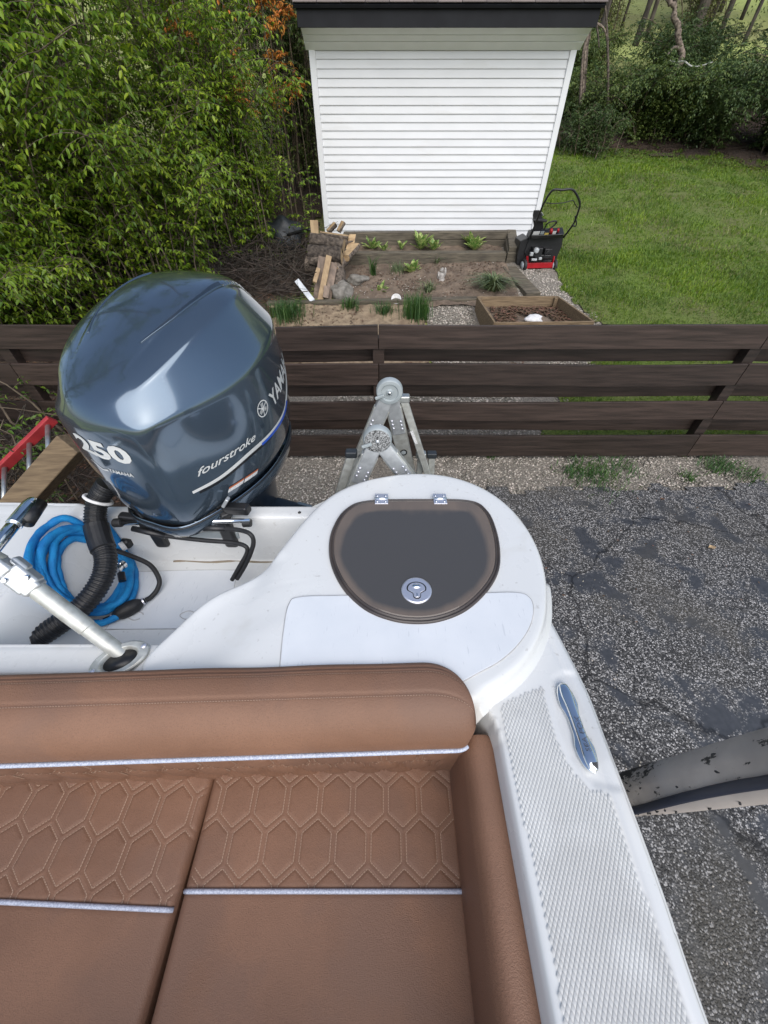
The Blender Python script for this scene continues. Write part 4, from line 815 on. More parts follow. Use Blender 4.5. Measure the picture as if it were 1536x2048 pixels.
pout = podp[jj]; pout = pout[np.argsort(-np.arctan2(pout[:, 0] - .1, pout[:, 1] - .6))]      # from the right, round the back, to the transom
gk = gout[gout[:, 1] < .575]
OUT = np.vstack([gk[::-1], pout, [[-.27, 1.015], [-1.9, 1.015], [-1.9, -.5]]])
def deck_z(X, Y, parts=False):
    base = np.where((Y < .36) & (X < .19), .9, ZF - .0097)
    sd = [sdpoly(X, Y, p) for p in (gun, ledge, trans, stb)]
    hs = []
    for d, z, w in zip(sd, (ZG, ZL, ZT, 1.44), (.04, .035, .03, .15)):
        t = np.clip(1 - d / w, 0, 1); e = np.clip((d + .02) / .02, 0, 1)
        hs.append(base + (z - base) * np.where(d > 0, t * t * (3 - 2 * t), 1) - .004 * e ** 2 * (d <= 0))
    hs = np.stack(hs); k = .009; m = hs.max(0)
    z = m + k * np.log(np.exp((hs - m) / k).sum(0)) - k * np.log(1.0)
    z = z - .004 * sstep(.018, -.002, sdpoly(X, Y, CLREC)) * (X > .28)
    return z
cl0, cl1 = PZ(1152, 1348, ZG)[:2], PZ(1205, 1556, ZG)[:2]
CLREC = cpx([(1112, 1362), (1130, 1350), (1155, 1352), (1170, 1400), (1205, 1520), (1232, 1568), (1190, 1560), (1150, 1510), (1122, 1440)], ZG)
st = .004; X, Y = np.meshgrid(np.arange(-1.75, .53, st), np.arange(-.45, 1.14, st), indexing='ij')
SDO = sdpoly(X, Y, OUT); gx, gy = np.gradient(SDO, st)
lip = .010
Z = deck_z(X, Y); e = np.clip((SDO + lip) / lip, 0, 1); Z = Z - .010 * (1 - np.sqrt(1 - .98 * e ** 2))
dE = np.abs(SDO + .034); Z = Z - .0030 * np.exp(-(dE / .006) ** 2) * (Y < .55) * (X > .3)
near = (SDO > 0) & (SDO < st * 2.2); X2 = np.where(near, X - gx * SDO, X); Y2 = np.where(near, Y - gy * SDO, Y)
V, F = grid(np.stack([X2, Y2, Z], -1)); far = (SDO > st * 1.6).ravel(); F = F[~far[F].any(1)]; u_, inv = np.unique(F, return_inverse=True)
mk('deck_moulding', (V[u_], inv.reshape(F.shape)), M['gel'], boat, smooth=True)
# corner pod: lofted rings from the flat top over a rounded lip down into the well, with a cove where it meets the gunwale
def offs(P, d):
    n = np.roll(P, -1, 0) - np.roll(P, 1, 0); n = np.c_[n[:, 1], -n[:, 0]]; n /= np.linalg.norm(n, axis=1)[:, None]
    if sdpoly(*(P[:1] + n[:1] * .002).T, P)[0] < 0: n = -n
    return P + n * d
pc = podp.mean(0); shl = cpx([(470, 1150), (545, 1122), (500, 1230), (420, 1345), (250, 1345), (370, 1224)], ZP)
def podring(Q, dz):
    return np.c_[Q, ZP + dz - .022 * sstep(.05, -.05, sdpoly(Q[:, 0], Q[:, 1], shl))]
og = sdpoly(podp[:, 0], podp[:, 1], gun) < .02
PR = [podring(pc + (offs(podp, -.016) - pc) * k, 0) for k in (.01, .3, .5, .65, .75, .83, .9, .95)]
PR += [podring(offs(podp, d), z) for d, z in ((-.016, 0), (-.006, -.001), (0, -.0042), (.0045, -.0105), (.0075, -.021))]
for (d, z), (d2, z2) in zip(((.010, -.04), (.0115, -.10), (.012, -.2), (.012, -.31)), ((.0105, -.033), (.016, -.043), (.027, -.0484), (.031, -.054))):
    r1, r2 = podring(offs(podp, d), z), podring(offs(podp, d2), z2); PR.append(np.where(og[:, None], r2, r1))
mk('corner_pod', loft(np.array(PR), True, False), M['gel'], boat, smooth=True)
hl = np.array(OUT); hc = np.array([-.75, .2])
hr = [np.c_[hc + (hl - hc) * np.array([k, k2]), np.full(len(hl), z) - 0 * hl[:, 0]] for k, k2, z in ((.998, .998, 1.452), (.998, .998, 1.40), (.985, .99, 1.36), (.96, .985, 1.0), (.90, .97, .72), (.45, .93, .47), (.04, .9, .40))]
for r_ in hr[:1]: r_[:, 2] = np.where((hl[:, 1] > .58) & (hl[:, 0] > -.2), 1.485, np.where(hl[:, 1] > 1.0, 1.41, 1.437))
mk('hull', loft(np.array(hr), False, True), M['gel'], boat, smooth=False)
mk('rub_rail', tube(np.c_[gk + 0.001, np.full(len(gk), 1.415)], .014, 8), M['gel'], boat, smooth=True)
# textured tread pad: real pyramids
tp = cpx([(1000, 1412), (1040, 1388), (1088, 1370), (1104, 1440), (1125, 1500), (1150, 1545), (1182, 1575), (1222, 1588), (1290, 1780), (1345, 1930), (1400, 2090), (1135, 2090), (1080, 1800), (1035, 1590)], ZG + .002)
dx, dy = .0080, .0128; V = []; F = []
for j in range(int((tp[:, 1].max() - tp[:, 1].min()) / (dy / 2)) + 1):
    for i in range(int((tp[:, 0].max() - tp[:, 0].min()) / dx) + 2):
        c = np.array([tp[:, 0].min() + i * dx + (dx / 2 if j % 2 else 0), tp[:, 1].min() + j * dy / 2])
        if sdpoly(c[:1], c[1:], tp)[0] < -.003:
            k = len(V); g_ = .46
            V += [[c[0] - dx * g_, c[1], ZG + .0012], [c[0], c[1] - dy * g_, ZG + .0012], [c[0] + dx * g_, c[1], ZG + .0012], [c[0], c[1] + dy * g_, ZG + .0012], [c[0], c[1], ZG + .0037]]
            F += [[k, k + 1, k + 4], [k + 1, k + 2, k + 4], [k + 2, k + 3, k + 4], [k + 3, k, k + 4]]
mk('tread_pyramids', (np.array(V), np.array(F)), M['tread'], boat, kind='stuff')
# pod panel, hatch
pp = spl(cpx([(578, 1210), (600, 1195), (690, 1192), (800, 1190), (940, 1188), (1030, 1186), (1058, 1196), (1066, 1220), (1058, 1255), (1035, 1290), (1000, 1322), (955, 1347), (915, 1368), (860, 1384), (700, 1386), (575, 1386), (559, 1372), (561, 1330), (568, 1260)], ZP), 120, True)
mk('pod_panel', prism(pp, ZP - .002, ZP + .0035), M['panel'], boat, bevel=.002)
mk('panel_caulk', merge(tube(np.c_[pp, np.full(len(pp), ZP + .0012)], .0021, 5, closed=True)), M['trimgrey'], boat, smooth=True)
hp = spl(cpx([(735, 1004), (850, 1001), (940, 1004), (975, 1025), (993, 1065), (1000, 1110), (995, 1150), (970, 1190), (930, 1225), (880, 1245), (830, 1250), (780, 1243), (730, 1222), (690, 1185), (665, 1140), (658, 1100), (665, 1060), (690, 1022)], ZP), 120, True)
hc = hp.mean(0)
def ins(d, p=hp):
    n = np.roll(p, -1, 0) - np.roll(p, 1, 0); n = np.c_[-n[:, 1], n[:, 0]]; n /= np.linalg.norm(n, axis=1)[:, None]
    if ((p + n * .01 - hc) ** 2).sum() > ((p - hc) ** 2).sum(): n = -n
    return p + n * d
ringz = lambda d, z: np.c_[ins(d), np.full(len(hp), z)]
hatch = mk('hatch_lid', (lambda R: loft(np.array(R), False, True))([ringz(.014, ZP + .009), ringz(.019, ZP + .0115)] + [np.c_[hc + (ins(.019) - hc) * k, np.full(len(hp), ZP + .0115)] for k in (.97, .94, .90, .86, .8, .6, .3, .02)]), None, boat, smooth=False)
hm = bpy.data.materials.new('smoked_lid'); hm.use_nodes = True; t_ = hm.node_tree; Nn_ = t_.nodes; Lk = t_.links; b_ = Nn_['Principled BSDF']; b_.inputs['Roughness'].default_value = .10
g_ = Nn_.new('ShaderNodeNewGeometry'); at_ = Nn_.new('ShaderNodeAttribute'); at_.attribute_name = 'fade'
n1 = Nn_.new('ShaderNodeTexNoise'); n1.inputs['Scale'].default_value = 9; n1.inputs['Detail'].default_value = 6; mp_ = Nn_.new('ShaderNodeMapping'); mp_.inputs['Scale'].default_value = (2.5, .8, 1); Lk.new(g_.outputs['Position'], mp_.inputs[0]); Lk.new(mp_.outputs[0], n1.inputs['Vector'])
ma = Nn_.new('ShaderNodeMath'); ma.operation = 'MULTIPLY_ADD'; ma.inputs[1].default_value = .5; Lk.new(n1.outputs[0], ma.inputs[0]); Lk.new(at_.outputs['Fac'], ma.inputs[2])
rp_ = Nn_.new('ShaderNodeValToRGB'); rp_.color_ramp.elements[0].position = .45; rp_.color_ramp.elements[0].color = (.070, .068, .067, 1); rp_.color_ramp.elements[1].position = 1.05; rp_.color_ramp.elements[1].color = (.17, .135, .11, 1)
Lk.new(ma.outputs[0], rp_.inputs[0]); Lk.new(rp_.outputs[0], b_.inputs['Base Color'])
hatch.data.materials.append(hm); co = np.zeros(len(hatch.data.vertices) * 3); hatch.data.vertices.foreach_get('co', co); co = co.reshape(-1, 3) + WL['hatch_lid']
dd = -sdpoly(co[:, 0], co[:, 1], hp); fa = np.clip(1 - (dd - .026 - .03 * np.clip((co[:, 1] - hc[1]) / .2, 0, 1)) / .020, 0, 1) * .62
at = hatch.data.attributes.new('fade', 'FLOAT', 'POINT'); at.data.foreach_set('value', fa.astype(np.float32))
rim = mk('hatch_rim', loft(np.array([ringz(0, ZP - .002), ringz(0, ZP + .006), ringz(.003, ZP + .010), ringz(.006, ZP + .0105), ringz(.0075, ZP + .007), ringz(.0095, ZP + .007), ringz(.011, ZP + .0115), ringz(.014, ZP + .012), ringz(.016, ZP + .009)]), False, False), M['hatchrim'], boat, smooth=True)
lc = PZ(833, 1181, ZP + .012); lr = .041
latch = mk('latch', lathe([(.001, -.004), (lr, -.004), (lr, .002), (lr - .003, .0038), (.001, .0042)], lc, 40), M['steel'], hatch, smooth=False, bevel=0)
hnd = np.array([[math.cos(a), .78 * math.sin(a)] for a in np.linspace(-.35, math.pi + .35, 22)]) * .0235 + (0, .004)
hnd = np.vstack([[[.009, -.012], [.0085, -.021], [.004, -.025], [-.004, -.025], [-.0085, -.021], [-.009, -.012]][::1], hnd[::-1]]) if False else np.vstack([hnd, [[-.010, -.010], [-.0085, -.021], [-.004, -.025], [.004, -.025], [.0085, -.021], [.010, -.010]]])
mk('latch_recess', prism(hnd * 1.14 + lc[:2], lc[2] + .001, lc[2] + .0046), M['black'], latch)
mk('latch_handle', prism(hnd + lc[:2], lc[2] + .002, lc[2] + .0062), M['steel'], latch, bevel=.0015)
mk('finger_dish', lathe([(.001, .0035), (.009, .0025), (.012, .0003)], (0, 0, 0), 20)[0] * (1.05, .62, 1) + lc + (0, .010, .006) if False else ((lathe([(.001, .0034), (.008, .0026), (.0125, .0001)], (0, 0, 0), 20)[0] * np.array([1.05, .62, 1]) + lc + np.array([0, .010, .0062])), lathe([(.001, .0034), (.008, .0026), (.0125, .0001)], (0, 0, 0), 20)[1]), M['chrome'], latch, smooth=True)
mk('latch_key', box(lc + (0, -.018, .0065), (.0035, .013, .003)), M['chrome'], latch, bevel=.001)
for px in (763, 880):
    c = PZ(px, 999, ZP + .012)
    h = mk('hinge', merge(box(c + (0, .016, .001), (.045, .022, .003)), box(c + (0, -.012, .001), (.045, .022, .003))), M['steel'], boat, bevel=.003)
    mk('hinge_pin', tube([c + (-.023, .002, .003), c + (.023, .002, .003)], .0042, 10), M['chrome'], h, smooth=True)
    for sx in (-1, 1):
        for sy in (.016, -.012): mk('screw', lathe([(.001, .002), (.003, .0018), (.0048, 0)], c + (sx * .014, sy, .003), 12), M['chrome'], h, smooth=True)
# pop up cleat
ca, cb = PZ(1124, 1364, ZG + .01), PZ(1191, 1546, ZG + .01); dr = (cb - ca); CLn = np.linalg.norm(dr); dr /= CLn; sd_ = np.cross((0, 0, 1), dr)
def cleat_ring(s, w, h, z):
    return ca + dr * (CLn * s) + np.array([sd_ * (w * math.cos(a)) + np.array([0, 0, z + h * math.sin(a)]) for a in np.linspace(0, 2 * math.pi, 20, endpoint=False)])
ss = np.linspace(0, 1, 40)
wav = lambda s: .0168 * np.sqrt(np.clip(1 - np.abs(2 * s - 1) ** 4, .002, 1)) * (1 - .36 * np.exp(-((s - .5) / .19) ** 4))
cle = mk('cleat', loft([cleat_ring(s, wav(s) * 1.28 + .001, .006, -.007) for s in ss]), M['chrome'], boat, smooth=True)
mk('cleat_bar', loft([cleat_ring(s, (.0150 - .004 * np.exp(-((s - .5) / .3) ** 4)) * math.sqrt(np.clip(1 - abs(2 * s - 1) ** 6, .004, 1)), .007 * np.clip(1 - abs(2 * s - 1) ** 9, .1, 1), .0) for s in np.linspace(.015, .985, 40)]), M['chrome'], cle, smooth=True)

def text_mesh(s, size=1, shear=0, offset=0, xs=1):
    cu = bpy.data.curves.new('text', 'FONT'); cu.body = s; cu.size = size; cu.shear = shear; cu.offset = offset; cu.fill_mode = 'FRONT'; cu.resolution_u = 3
    ob = bpy.data.objects.new('text', cu); COL.objects.link(ob); dg = bpy.context.evaluated_depsgraph_get(); dg.update()
    me = ob.evaluated_get(dg).to_mesh(); v = np.array([q.co[:] for q in me.vertices]); f = [list(q.vertices) for q in me.polygons]
    ob.evaluated_get(dg).to_mesh_clear(); COL.objects.unlink(ob); bpy.data.objects.remove(ob); bpy.data.curves.remove(cu)
    v[:, 0] *= xs; return v, f
v, f = text_mesh('SEA FOX', 1, .2); v[:, 0] -= v[:, 0].min(); v[:, 1] -= v[:, 1].mean(); v[:, :2] *= .070 / v[:, 0].max()
v[:, 1] *= .9
tdir = -dr; tup = np.cross((0, 0, 1), tdir); o_ = ca + dr * CLn * .80
mk('lettering', (o_ + v[:, 0:1] * tdir + v[:, 1:2] * tup + np.array([0, 0, .0095]), f), mat('engraved_grey', (.10, .12, .16), .4), cle)
# splash well details
wp = cpx([(272, 1152), (300, 1143), (455, 1140), (472, 1150), (450, 1246), (436, 1256), (232, 1258), (218, 1248)], ZF + .003)
mk('well_hatch', prism(spl(wp, 40, True), ZF - .004, ZF + .0030), M['panel'], boat, bevel=.002); q_ = spl(wp, 60, True)
mk('well_hatch_seam', tube(np.c_[q_, np.full(60, ZF + .0022)], .0017, 5, closed=True), M['trimgrey'], boat, smooth=True)
for px, py in ((272, 1232), (375, 1230)):
    c = PZ(px, py, ZF + .005); mk('finger_pull', tube(c + np.array([[.022 * math.cos(a) * (1 + .2 * math.cos(2 * a)), .016 * math.sin(a), 0] for a in np.linspace(.4, 5.6, 18)]), .0013, 5), M['trimgrey'], boat, smooth=True)
mk('dirt_line', tube(np.array([[x, .924 + .003 * math.sin(x * 30), ZF + .0015] for x in np.linspace(-.82, -.36, 20)]), [.003 + .003 * random.random() for _ in range(20)], 5), mat('grime', (.30, .25, .18), .9), boat, smooth=True)
mk('transom_trim', box((-.5, .953, 1.385), (.46, .004, .004)), M['trimgrey'], boat)
for px in (599,): mk('screw', lathe([(.001, .003), (.005, .002), (.006, 0)], PZ(px, 1025, ZT + .001), 12), M['black'], boat, smooth=True)
a_, b2 = PY(305, 1066, .945), PY(478, 1070, .945)
mk('transom_plate', beam(a_, b2, .010, .035, up=(0, 0, 1)), M['hub'], boat, bevel=.004)
# rod holder and pole
rc = PZ(240, 1320, ZL + .004); Rt = rot('Z', 28)
def ell(prof, c, sx, sy, n=36, R=Rt):
    v, f = lathe(prof, (0, 0, 0), n); return (v * np.array([sx, sy, 1])) @ R.T + c, f
rh = mk('rod_holder', ell([(.036, -.003), (.060, -.003), (.060, .004), (.055, .008), (.040, .008), (.034, -.001), (.034, -.02)], rc, 1.12, .72), M['alupaint'], boat, smooth=False, bevel=.0015)
mk('rod_holder_tube', ell([(.034, -.001), (.033, -.12), (.001, -.12)], rc, 1.12, .72), M['black'], rh, smooth=True)
for a in (.2, 3.3): mk('screw', lathe([(.001, .003), (.006, .002), (.008, 0)], rc + np.append((Rt @ np.array([.052 * math.cos(a) * 1.12, .05 * math.sin(a) * .7, 0]))[:2], .008), 12), M['steel'], rh, smooth=True)
po = thing('aluminium_pole', rc, 'dull aluminium pole with a cast clamp standing in the round rod holder', 'pole')
pa, pb = PZ(262, 1322, ZL - .03), PT(72, 1178, .90)
ax = (pb - pa) / np.linalg.norm(pb - pa)
mk('tube', tube([pa, pa + (pb - pa) * .48, pa + (pb - pa) * .485, pb], [.0185, .0185, .0200, .0200], 24), M['alupaint'], po, smooth=False, bevel=.001)
R3 = align(ax, (0.2, -.6, .8)); cc = pb + ax * .045
def cbox(o, s): return box(cc + R3 @ (np.array(o) * .82), np.array(s) * .82, R3)
kn = mk('clamp', merge(cbox((-.01, 0, 0), (.075, .062, .050)), cbox((-.045, 0, 0), (.03, .052, .052)), cbox((.042, .01, .002), (.05, .05, .055)), cbox((.02, -.028, 0), (.05, .02, .04))), M['castalu'], po, bevel=.010, seg=3)
for o in ((.008, .015, .021), (-.016, -.016, .021)): mk('bolt', lathe([(.001, .006), (.0045, .006), (.007, .002), (.007, -.004)], cc + R3 @ np.array(o), 14, R3 @ np.eye(3)), M['chrome'], kn, smooth=False)
mk('cross_tube', tube([cc + R3 @ np.array([.045, .0, 0]), cc + R3 @ np.array([.22, .03, -.0])], .0185, 20), M['alupaint'], po, smooth=True)
cr = thing('chrome_rail', PT(-60, 1160, .95), 'polished chrome tube with a black end cap at the left edge above the transom', 'rail')
ra, rb = PT(-70, 1165, .95), PT(66, 1004, 1.17)
mk('tube', tube([ra, rb], .0165, 24), M['chrome'], cr, smooth=True)
rd = (rb - ra) / np.linalg.norm(rb - ra); ec = mk('end_fitting', tube([rb - rd * .10, rb - rd * .012, rb + rd * .008], [.0205, .0205, .015], 20), M['chrome'], cr, smooth=False, bevel=.003)
mk('screw', lathe([(.001, .004), (.005, .003), (.007, 0)], rb - rd * .004 + (.012, -.012, .012), 12, zalign((.5, -.6, .6))), M['steel'], ec, smooth=True)
mk('end_cap', tube([rb - rd * .075 + (.018, -.004, -.012), rb + rd * .006 + (.012, -.0, -.010)], .019, 16), M['black'], cr, smooth=True)
sup = thing('rail_support', (-1.5, .5, 1.44), '', '') if False else None

# ---------------------------------------------------------------- bench seat
be = thing('bench_seat', (-.5, .1, 1.0), 'brown vinyl stern bench with quilted hexagon stitching and silver piping', 'bench seat')
ZS = 1.12
HP, HA, HB = .0885, .062, .034              # hexagon pitch, straight side, slant
def hexd(X, Y):
    best = np.full(X.shape, 1e9); ph = HA + HB
    for ox, oy in ((0, 0), (HP / 2, ph)):
        dx = np.abs((X - ox + HP / 2) % HP - HP / 2); dy = np.abs((Y - oy + ph) % (2 * ph) - ph)
        d1 = dx - HP / 2; d2 = (dx * HB + dy * HP / 2 - (HA / 2 + HB) * HP / 2) / math.hypot(HB, HP / 2)
        best = np.minimum(best, np.maximum(d1, d2))
    return best
def quilt(X, Y):
    d = hexd(X, Y); ins_ = -.0068
    return -.0024 * np.exp(-((d - ins_) / .0019) ** 2) + .0022 * (1 - np.exp(np.minimum(d - ins_, 0) / .016)) - .0004 * (d > ins_)
def stitches(x0, x1, y0, y1, zf, step=.0062, R=None, off=(0, 0), keep=None):
    V = []; F = []; ph = HA + HB; i_ = .0068
    hx, a2, tp_ = HP / 2 - i_, HA / 2 - i_ * .45, HA / 2 + HB - i_ * 1.22
    poly = np.array([[hx, -a2], [hx, a2], [0, tp_], [-hx, a2], [-hx, -a2], [0, -tp_]])
    for i in range(-40, 40):
        for j in range(-8, 9):
            c = np.array([i * HP + (HP / 2 if j % 2 else 0), j * ph])
            for p, q in zip(poly, np.roll(poly, -1, 0)):
                L_ = np.linalg.norm(q - p); m_ = max(1, int(L_ / step)); d = (q - p) / L_
                for s in range(m_):
                    m0 = c + p + (q - p) * ((s + .5) / m_)
                    if not (x0 < m0[0] < x1 and y0 < m0[1] < y1): continue
                    n_ = np.array([-d[1], d[0]]) * .0010; h_ = d * .0024; k = len(V)
                    for sx in (-1, 1):
                        for sn in (-1, 1): 
                            e = m0 + h_ * sx + n_ * sn; V.append([e[0], e[1], 0.0])
                    F.append([k, k + 2, k + 3, k + 1]); 
    V = np.array(V); V[:, 2] = zf(V[:, 0], V[:, 1]); return V, F
def cushion(name, x0, x1, y0, y1, yp, ang, parent, label, ph0):
    nx, ny = int((x1 - x0) / .0032), int((y1 - y0) / .0032)
    X, Y = np.meshgrid(np.linspace(x0, x1, nx), np.linspace(y0, y1, ny), indexing='ij')
    r = .022
    def base(X, Y):
        dE = np.minimum(np.minimum(X - x0, x1 - X), np.minimum(Y - y0, y1 - Y)); e = np.clip(1 - dE / r, 0, 1)
        return ZS - r * (1 - np.sqrt(np.clip(1 - e * e, 0, 1))) + .006 * np.sin(np.clip((X - x0) / (x1 - x0), 0, 1) * math.pi) * np.sin(np.clip((Y - y0) / (y1 - y0), 0, 1) * math.pi) + .002 * (vn(X, Y, 9) - .5) + .003 * (vn(X, Y, 4) - .5)
    msk = lambda X, Y: sstep(yp + .002, yp + .008, Y) * sstep(0, .014, np.minimum(X - x0, x1 - X))
    zf = lambda X, Y: base(X, Y) + quilt(X - ph0[0], Y - ph0[1]) * msk(X, Y) - .003 * np.exp(-((Y - yp) / .007) ** 2)
    Z = zf(X, Y); R2 = rot('Z', ang)[:2, :2]; piv = np.array([x1, yp])
    def tf(V):
        V = np.array(V, float); V[:, :2] = (V[:, :2] - piv) @ R2.T + piv; return V
    V, F = grid(np.stack([X, Y, Z], -1)); V = tf(V)
    o = mk(name, (V, F), M['vinyl'], parent, smooth=True)
    rim_ = np.array([[x0, y0], [x1, y0], [x1, y1], [x0, y1]]); sk = [tf(np.c_[rim_, np.full(4, z)]) for z in (ZS - r - .001, ZS - .13)]
    mk('cushion_side', loft(np.array(sk), False, True), M['vinyl'], o)
    sv, sf = stitches(x0 - ph0[0] + .012, x1 - ph0[0] - .012, yp - ph0[1] + .006, y1 - ph0[1], lambda a, b: 0 * a)
    sv[:, 0] += ph0[0]; sv[:, 1] += ph0[1]; sv[:, 2] = zf(sv[:, 0], sv[:, 1]) + .0009
    st_ = mk('stitching', (tf(sv), sf), M['thread'], o, kind='stuff')
    xs_ = np.linspace(x0 + .004, x1 - .004, 60); mk('piping', tube(tf(np.c_[xs_, np.full(60, yp), base(xs_, np.full(60, yp)) + .0015]), .0052, 8), M['piping'], o, smooth=True)
    if label: o['label'] = label
    return o
cushion('seat_cushion', -.4775, .200, -.62, .30, .0095, 0, be, None, (-.4775 + .040, .088))
cushion('seat_cushion', -1.35, -.486, -.62, .30, -.0215, -1.9, be, None, (-.486 - .030, .064))
# backrest: profile swept along x, closing round the right end
def back_prof(s=1):
    P = np.array([[.378, 1.10], [.379, 1.30], [.379, 1.455], [.374, 1.492], [.360, 1.506], [.335, 1.512], [.300, 1.510], [.268, 1.500], [.240, 1.478], [.222, 1.448], [.2145, 1.418], [.2135, 1.400], [.2165, 1.385], [.222, 1.33], [.228, 1.22], [.235, 1.10]])
    return spl(P, 110)
BPf = back_prof(); xe = .193; bx0 = -1.35
xs_ = np.r_[np.arange(bx0, xe - .11, .0045), xe - .11 + .11 * np.sin(np.linspace(0, math.pi / 2, 30))]
R = []; yf = .2135
for x in xs_:
    q_ = np.clip((x - (xe - .11)) / .11, 0, 1); k = math.sqrt(max(0, 1 - q_ ** 2.4)); kf = 1 - math.sqrt(max(0, 1 - np.clip((x - (xe - .03)) / .03, 0, 1) ** 2)); P = BPf.copy()
    P[:, 0] = yf + (P[:, 0] - yf) * (.42 + .58 * k); P[:, 0] = np.maximum(P[:, 0], yf + .020 * kf)
    P[:, 1] = np.where(P[:, 1] > 1.3, 1.3 + (P[:, 1] - 1.3) * (1.05 + .012 * k), P[:, 1])
    R.append(np.c_[np.full(len(P), x), P])
R = np.array(R); cR, sR = math.cos(math.radians(1.7)), math.sin(math.radians(1.7)); Rx_, Ry_ = R[..., 0] + .55, R[..., 1] - .29; R[..., 0], R[..., 1] = Rx_ * cR - Ry_ * sR - .55, Rx_ * sR + Ry_ * cR + .29
arc = np.r_[0, np.cumsum(np.linalg.norm(np.diff(BPf, axis=0), axis=1))]
ip = np.argmin(np.abs(BPf[:, 1] - 1.400) + (BPf[:, 0] > .3)); Tn = np.gradient(R, axis=1); Tx = np.gradient(R, axis=0); Nr = unit(np.cross(Tx, Tn)); 
if Nr[10, ip].dot((0, -1, 0)) < 0: Nr = -Nr
AA = np.broadcast_to(arc[None], R.shape[:2]); XX = R[..., 0]
hx_ = quilt(XX * 1.0, (AA - arc[ip]) * .9 + .02) * sstep(arc[ip] + .008, arc[ip] + .02, AA) * sstep(xe - .03, xe - .05, XX) * 2.4
def seam(a0, w=.0022, d=.0028): return -d * np.exp(-((AA - a0) / w) ** 2)
sA = [arc[np.argmin(np.abs(BPf[:, 0] - y) + (BPf[:, 1] < 1.45) * 9 + 0)] for y in (.372, .356, .348, .297)]
disp = hx_ + seam(sA[0]) + seam(sA[1]) + seam(sA[2], .0015, .0018) + seam(sA[3], .003, .0025) - .004 * np.exp(-((AA - arc[ip]) / .007) ** 2) + .003 * (vn(XX, AA, 7) - .5)
disp = disp * sstep(xe - .004, xe - .03, XX); R2 = R + Nr * disp[..., None]
bk = mk('backrest', grid(R2), M['vinyl'], be, smooth=True); bk['label'] = 'rounded brown backrest with double stitched top seam and silver piping'
mk('backrest_end', (np.vstack([R2[-1], R2[-1].mean(0)]), [[i, i + 1, len(BPf)] for i in range(len(BPf) - 1)]), M['vinyl'], bk, smooth=True)
mk('piping', tube((R + Nr * .001)[:, ip][: -6], .0052, 8), M['piping'], bk, smooth=True)
qv, qf = stitches(bx0, xe - .05, .02 + .9 * .022, .02 + .9 * .20, lambda a, b: 0 * a)
qi = np.clip(np.searchsorted(R2[:, ip + 5, 0], qv[:, 0]), 1, len(R2) - 1); qj = np.clip(np.searchsorted(arc, arc[ip] + (qv[:, 1] - .02) / .9), 1, len(arc) - 1)
fx = ((qv[:, 0] - R2[qi - 1, ip + 5, 0]) / (R2[qi, ip + 5, 0] - R2[qi - 1, ip + 5, 0] + 1e-9))[:, None]; fa_ = ((arc[ip] + (qv[:, 1] - .02) / .9 - arc[qj - 1]) / (arc[qj] - arc[qj - 1]))[:, None]
qp = (R2[qi - 1, qj - 1] * (1 - fx) + R2[qi, qj - 1] * fx) * (1 - fa_) + (R2[qi - 1, qj] * (1 - fx) + R2[qi, qj] * fx) * fa_ + Nr[qi, qj] * .0014
mk('quilt_stitching', (qp, qf), M['thread'], bk, kind='stuff')
sv, sf = [], []
for a0, stp in ((sA[0] + .006, 1), (sA[2] + .005, 1), (sA[3] + .004, 1)):
    j = np.argmin(np.abs(arc - a0)); L_ = (R2 + Nr * .0006)[:, j]; tl_ = np.r_[0, np.cumsum(np.linalg.norm(np.diff(L_, axis=0), axis=1))]; pts = np.stack([np.interp(np.arange(0, tl_[-1], .0062), tl_, L_[:, k]) for k in range(3)], 1); pt2 = np.stack([np.interp(np.arange(0, tl_[-1], .0062) + .0036, tl_, L_[:, k]) for k in range(3)], 1)
    side = unit(np.stack([np.interp(np.arange(0, tl_[-1], .0062), tl_, Tn[:, j, k]) for k in range(3)], 1)) * .0006
    for p, q2, s_ in zip(pts, pt2, side): k = len(sv); sv += [p - s_, p + s_, q2 + s_, q2 - s_]; sf.append([k, k + 1, k + 2, k + 3])
mk('stitching', (np.array(sv), sf), M['thread'], bk, kind='stuff')
# side bolster
bo = np.array([[.184, 1.02], [.183, 1.20], [.183, 1.33], [.189, 1.372], [.202, 1.393], [.222, 1.400], [.243, 1.397], [.2555, 1.386], [.2600, 1.365], [.2605, 1.2], [.2605, 1.02]])
bp_ = spl(bo, 60); ys_ = np.r_[.268 - .03 * (1 - np.cos(np.linspace(math.pi / 2, 0, 8))) [::1] * 0 - np.linspace(0, .03, 8) , np.arange(.23, -.62, -.02)]
R = []
for y in ys_:
    e = np.clip((.268 - y) / .03, 0, 1); k = .80 + .20 * math.sqrt(1 - (1 - e) ** 2); c = np.array([.222, 1.2]); R.append(np.c_[c[0] + (bp_[:, 0] - c[0]) * k, np.full(60, y), c[1] + (bp_[:, 1] - c[1]) * (.93 + .07 * k)])
R = np.array(R); bl = mk('side_bolster', loft(R, True, True) if False else grid(R), M['vinyl'], be, smooth=True); bl['label'] = 'long padded brown bolster along the gunwale side'
mk('bolster_end', (np.vstack([R[0], R[0].mean(0)]), [[i, i + 1, 60] for i in range(59)]), M['vinyl'], bl, smooth=True)
mk('bench_base', box((-.62, -.16, .84), (1.5, 1.0, .28)), M['gel'], be)

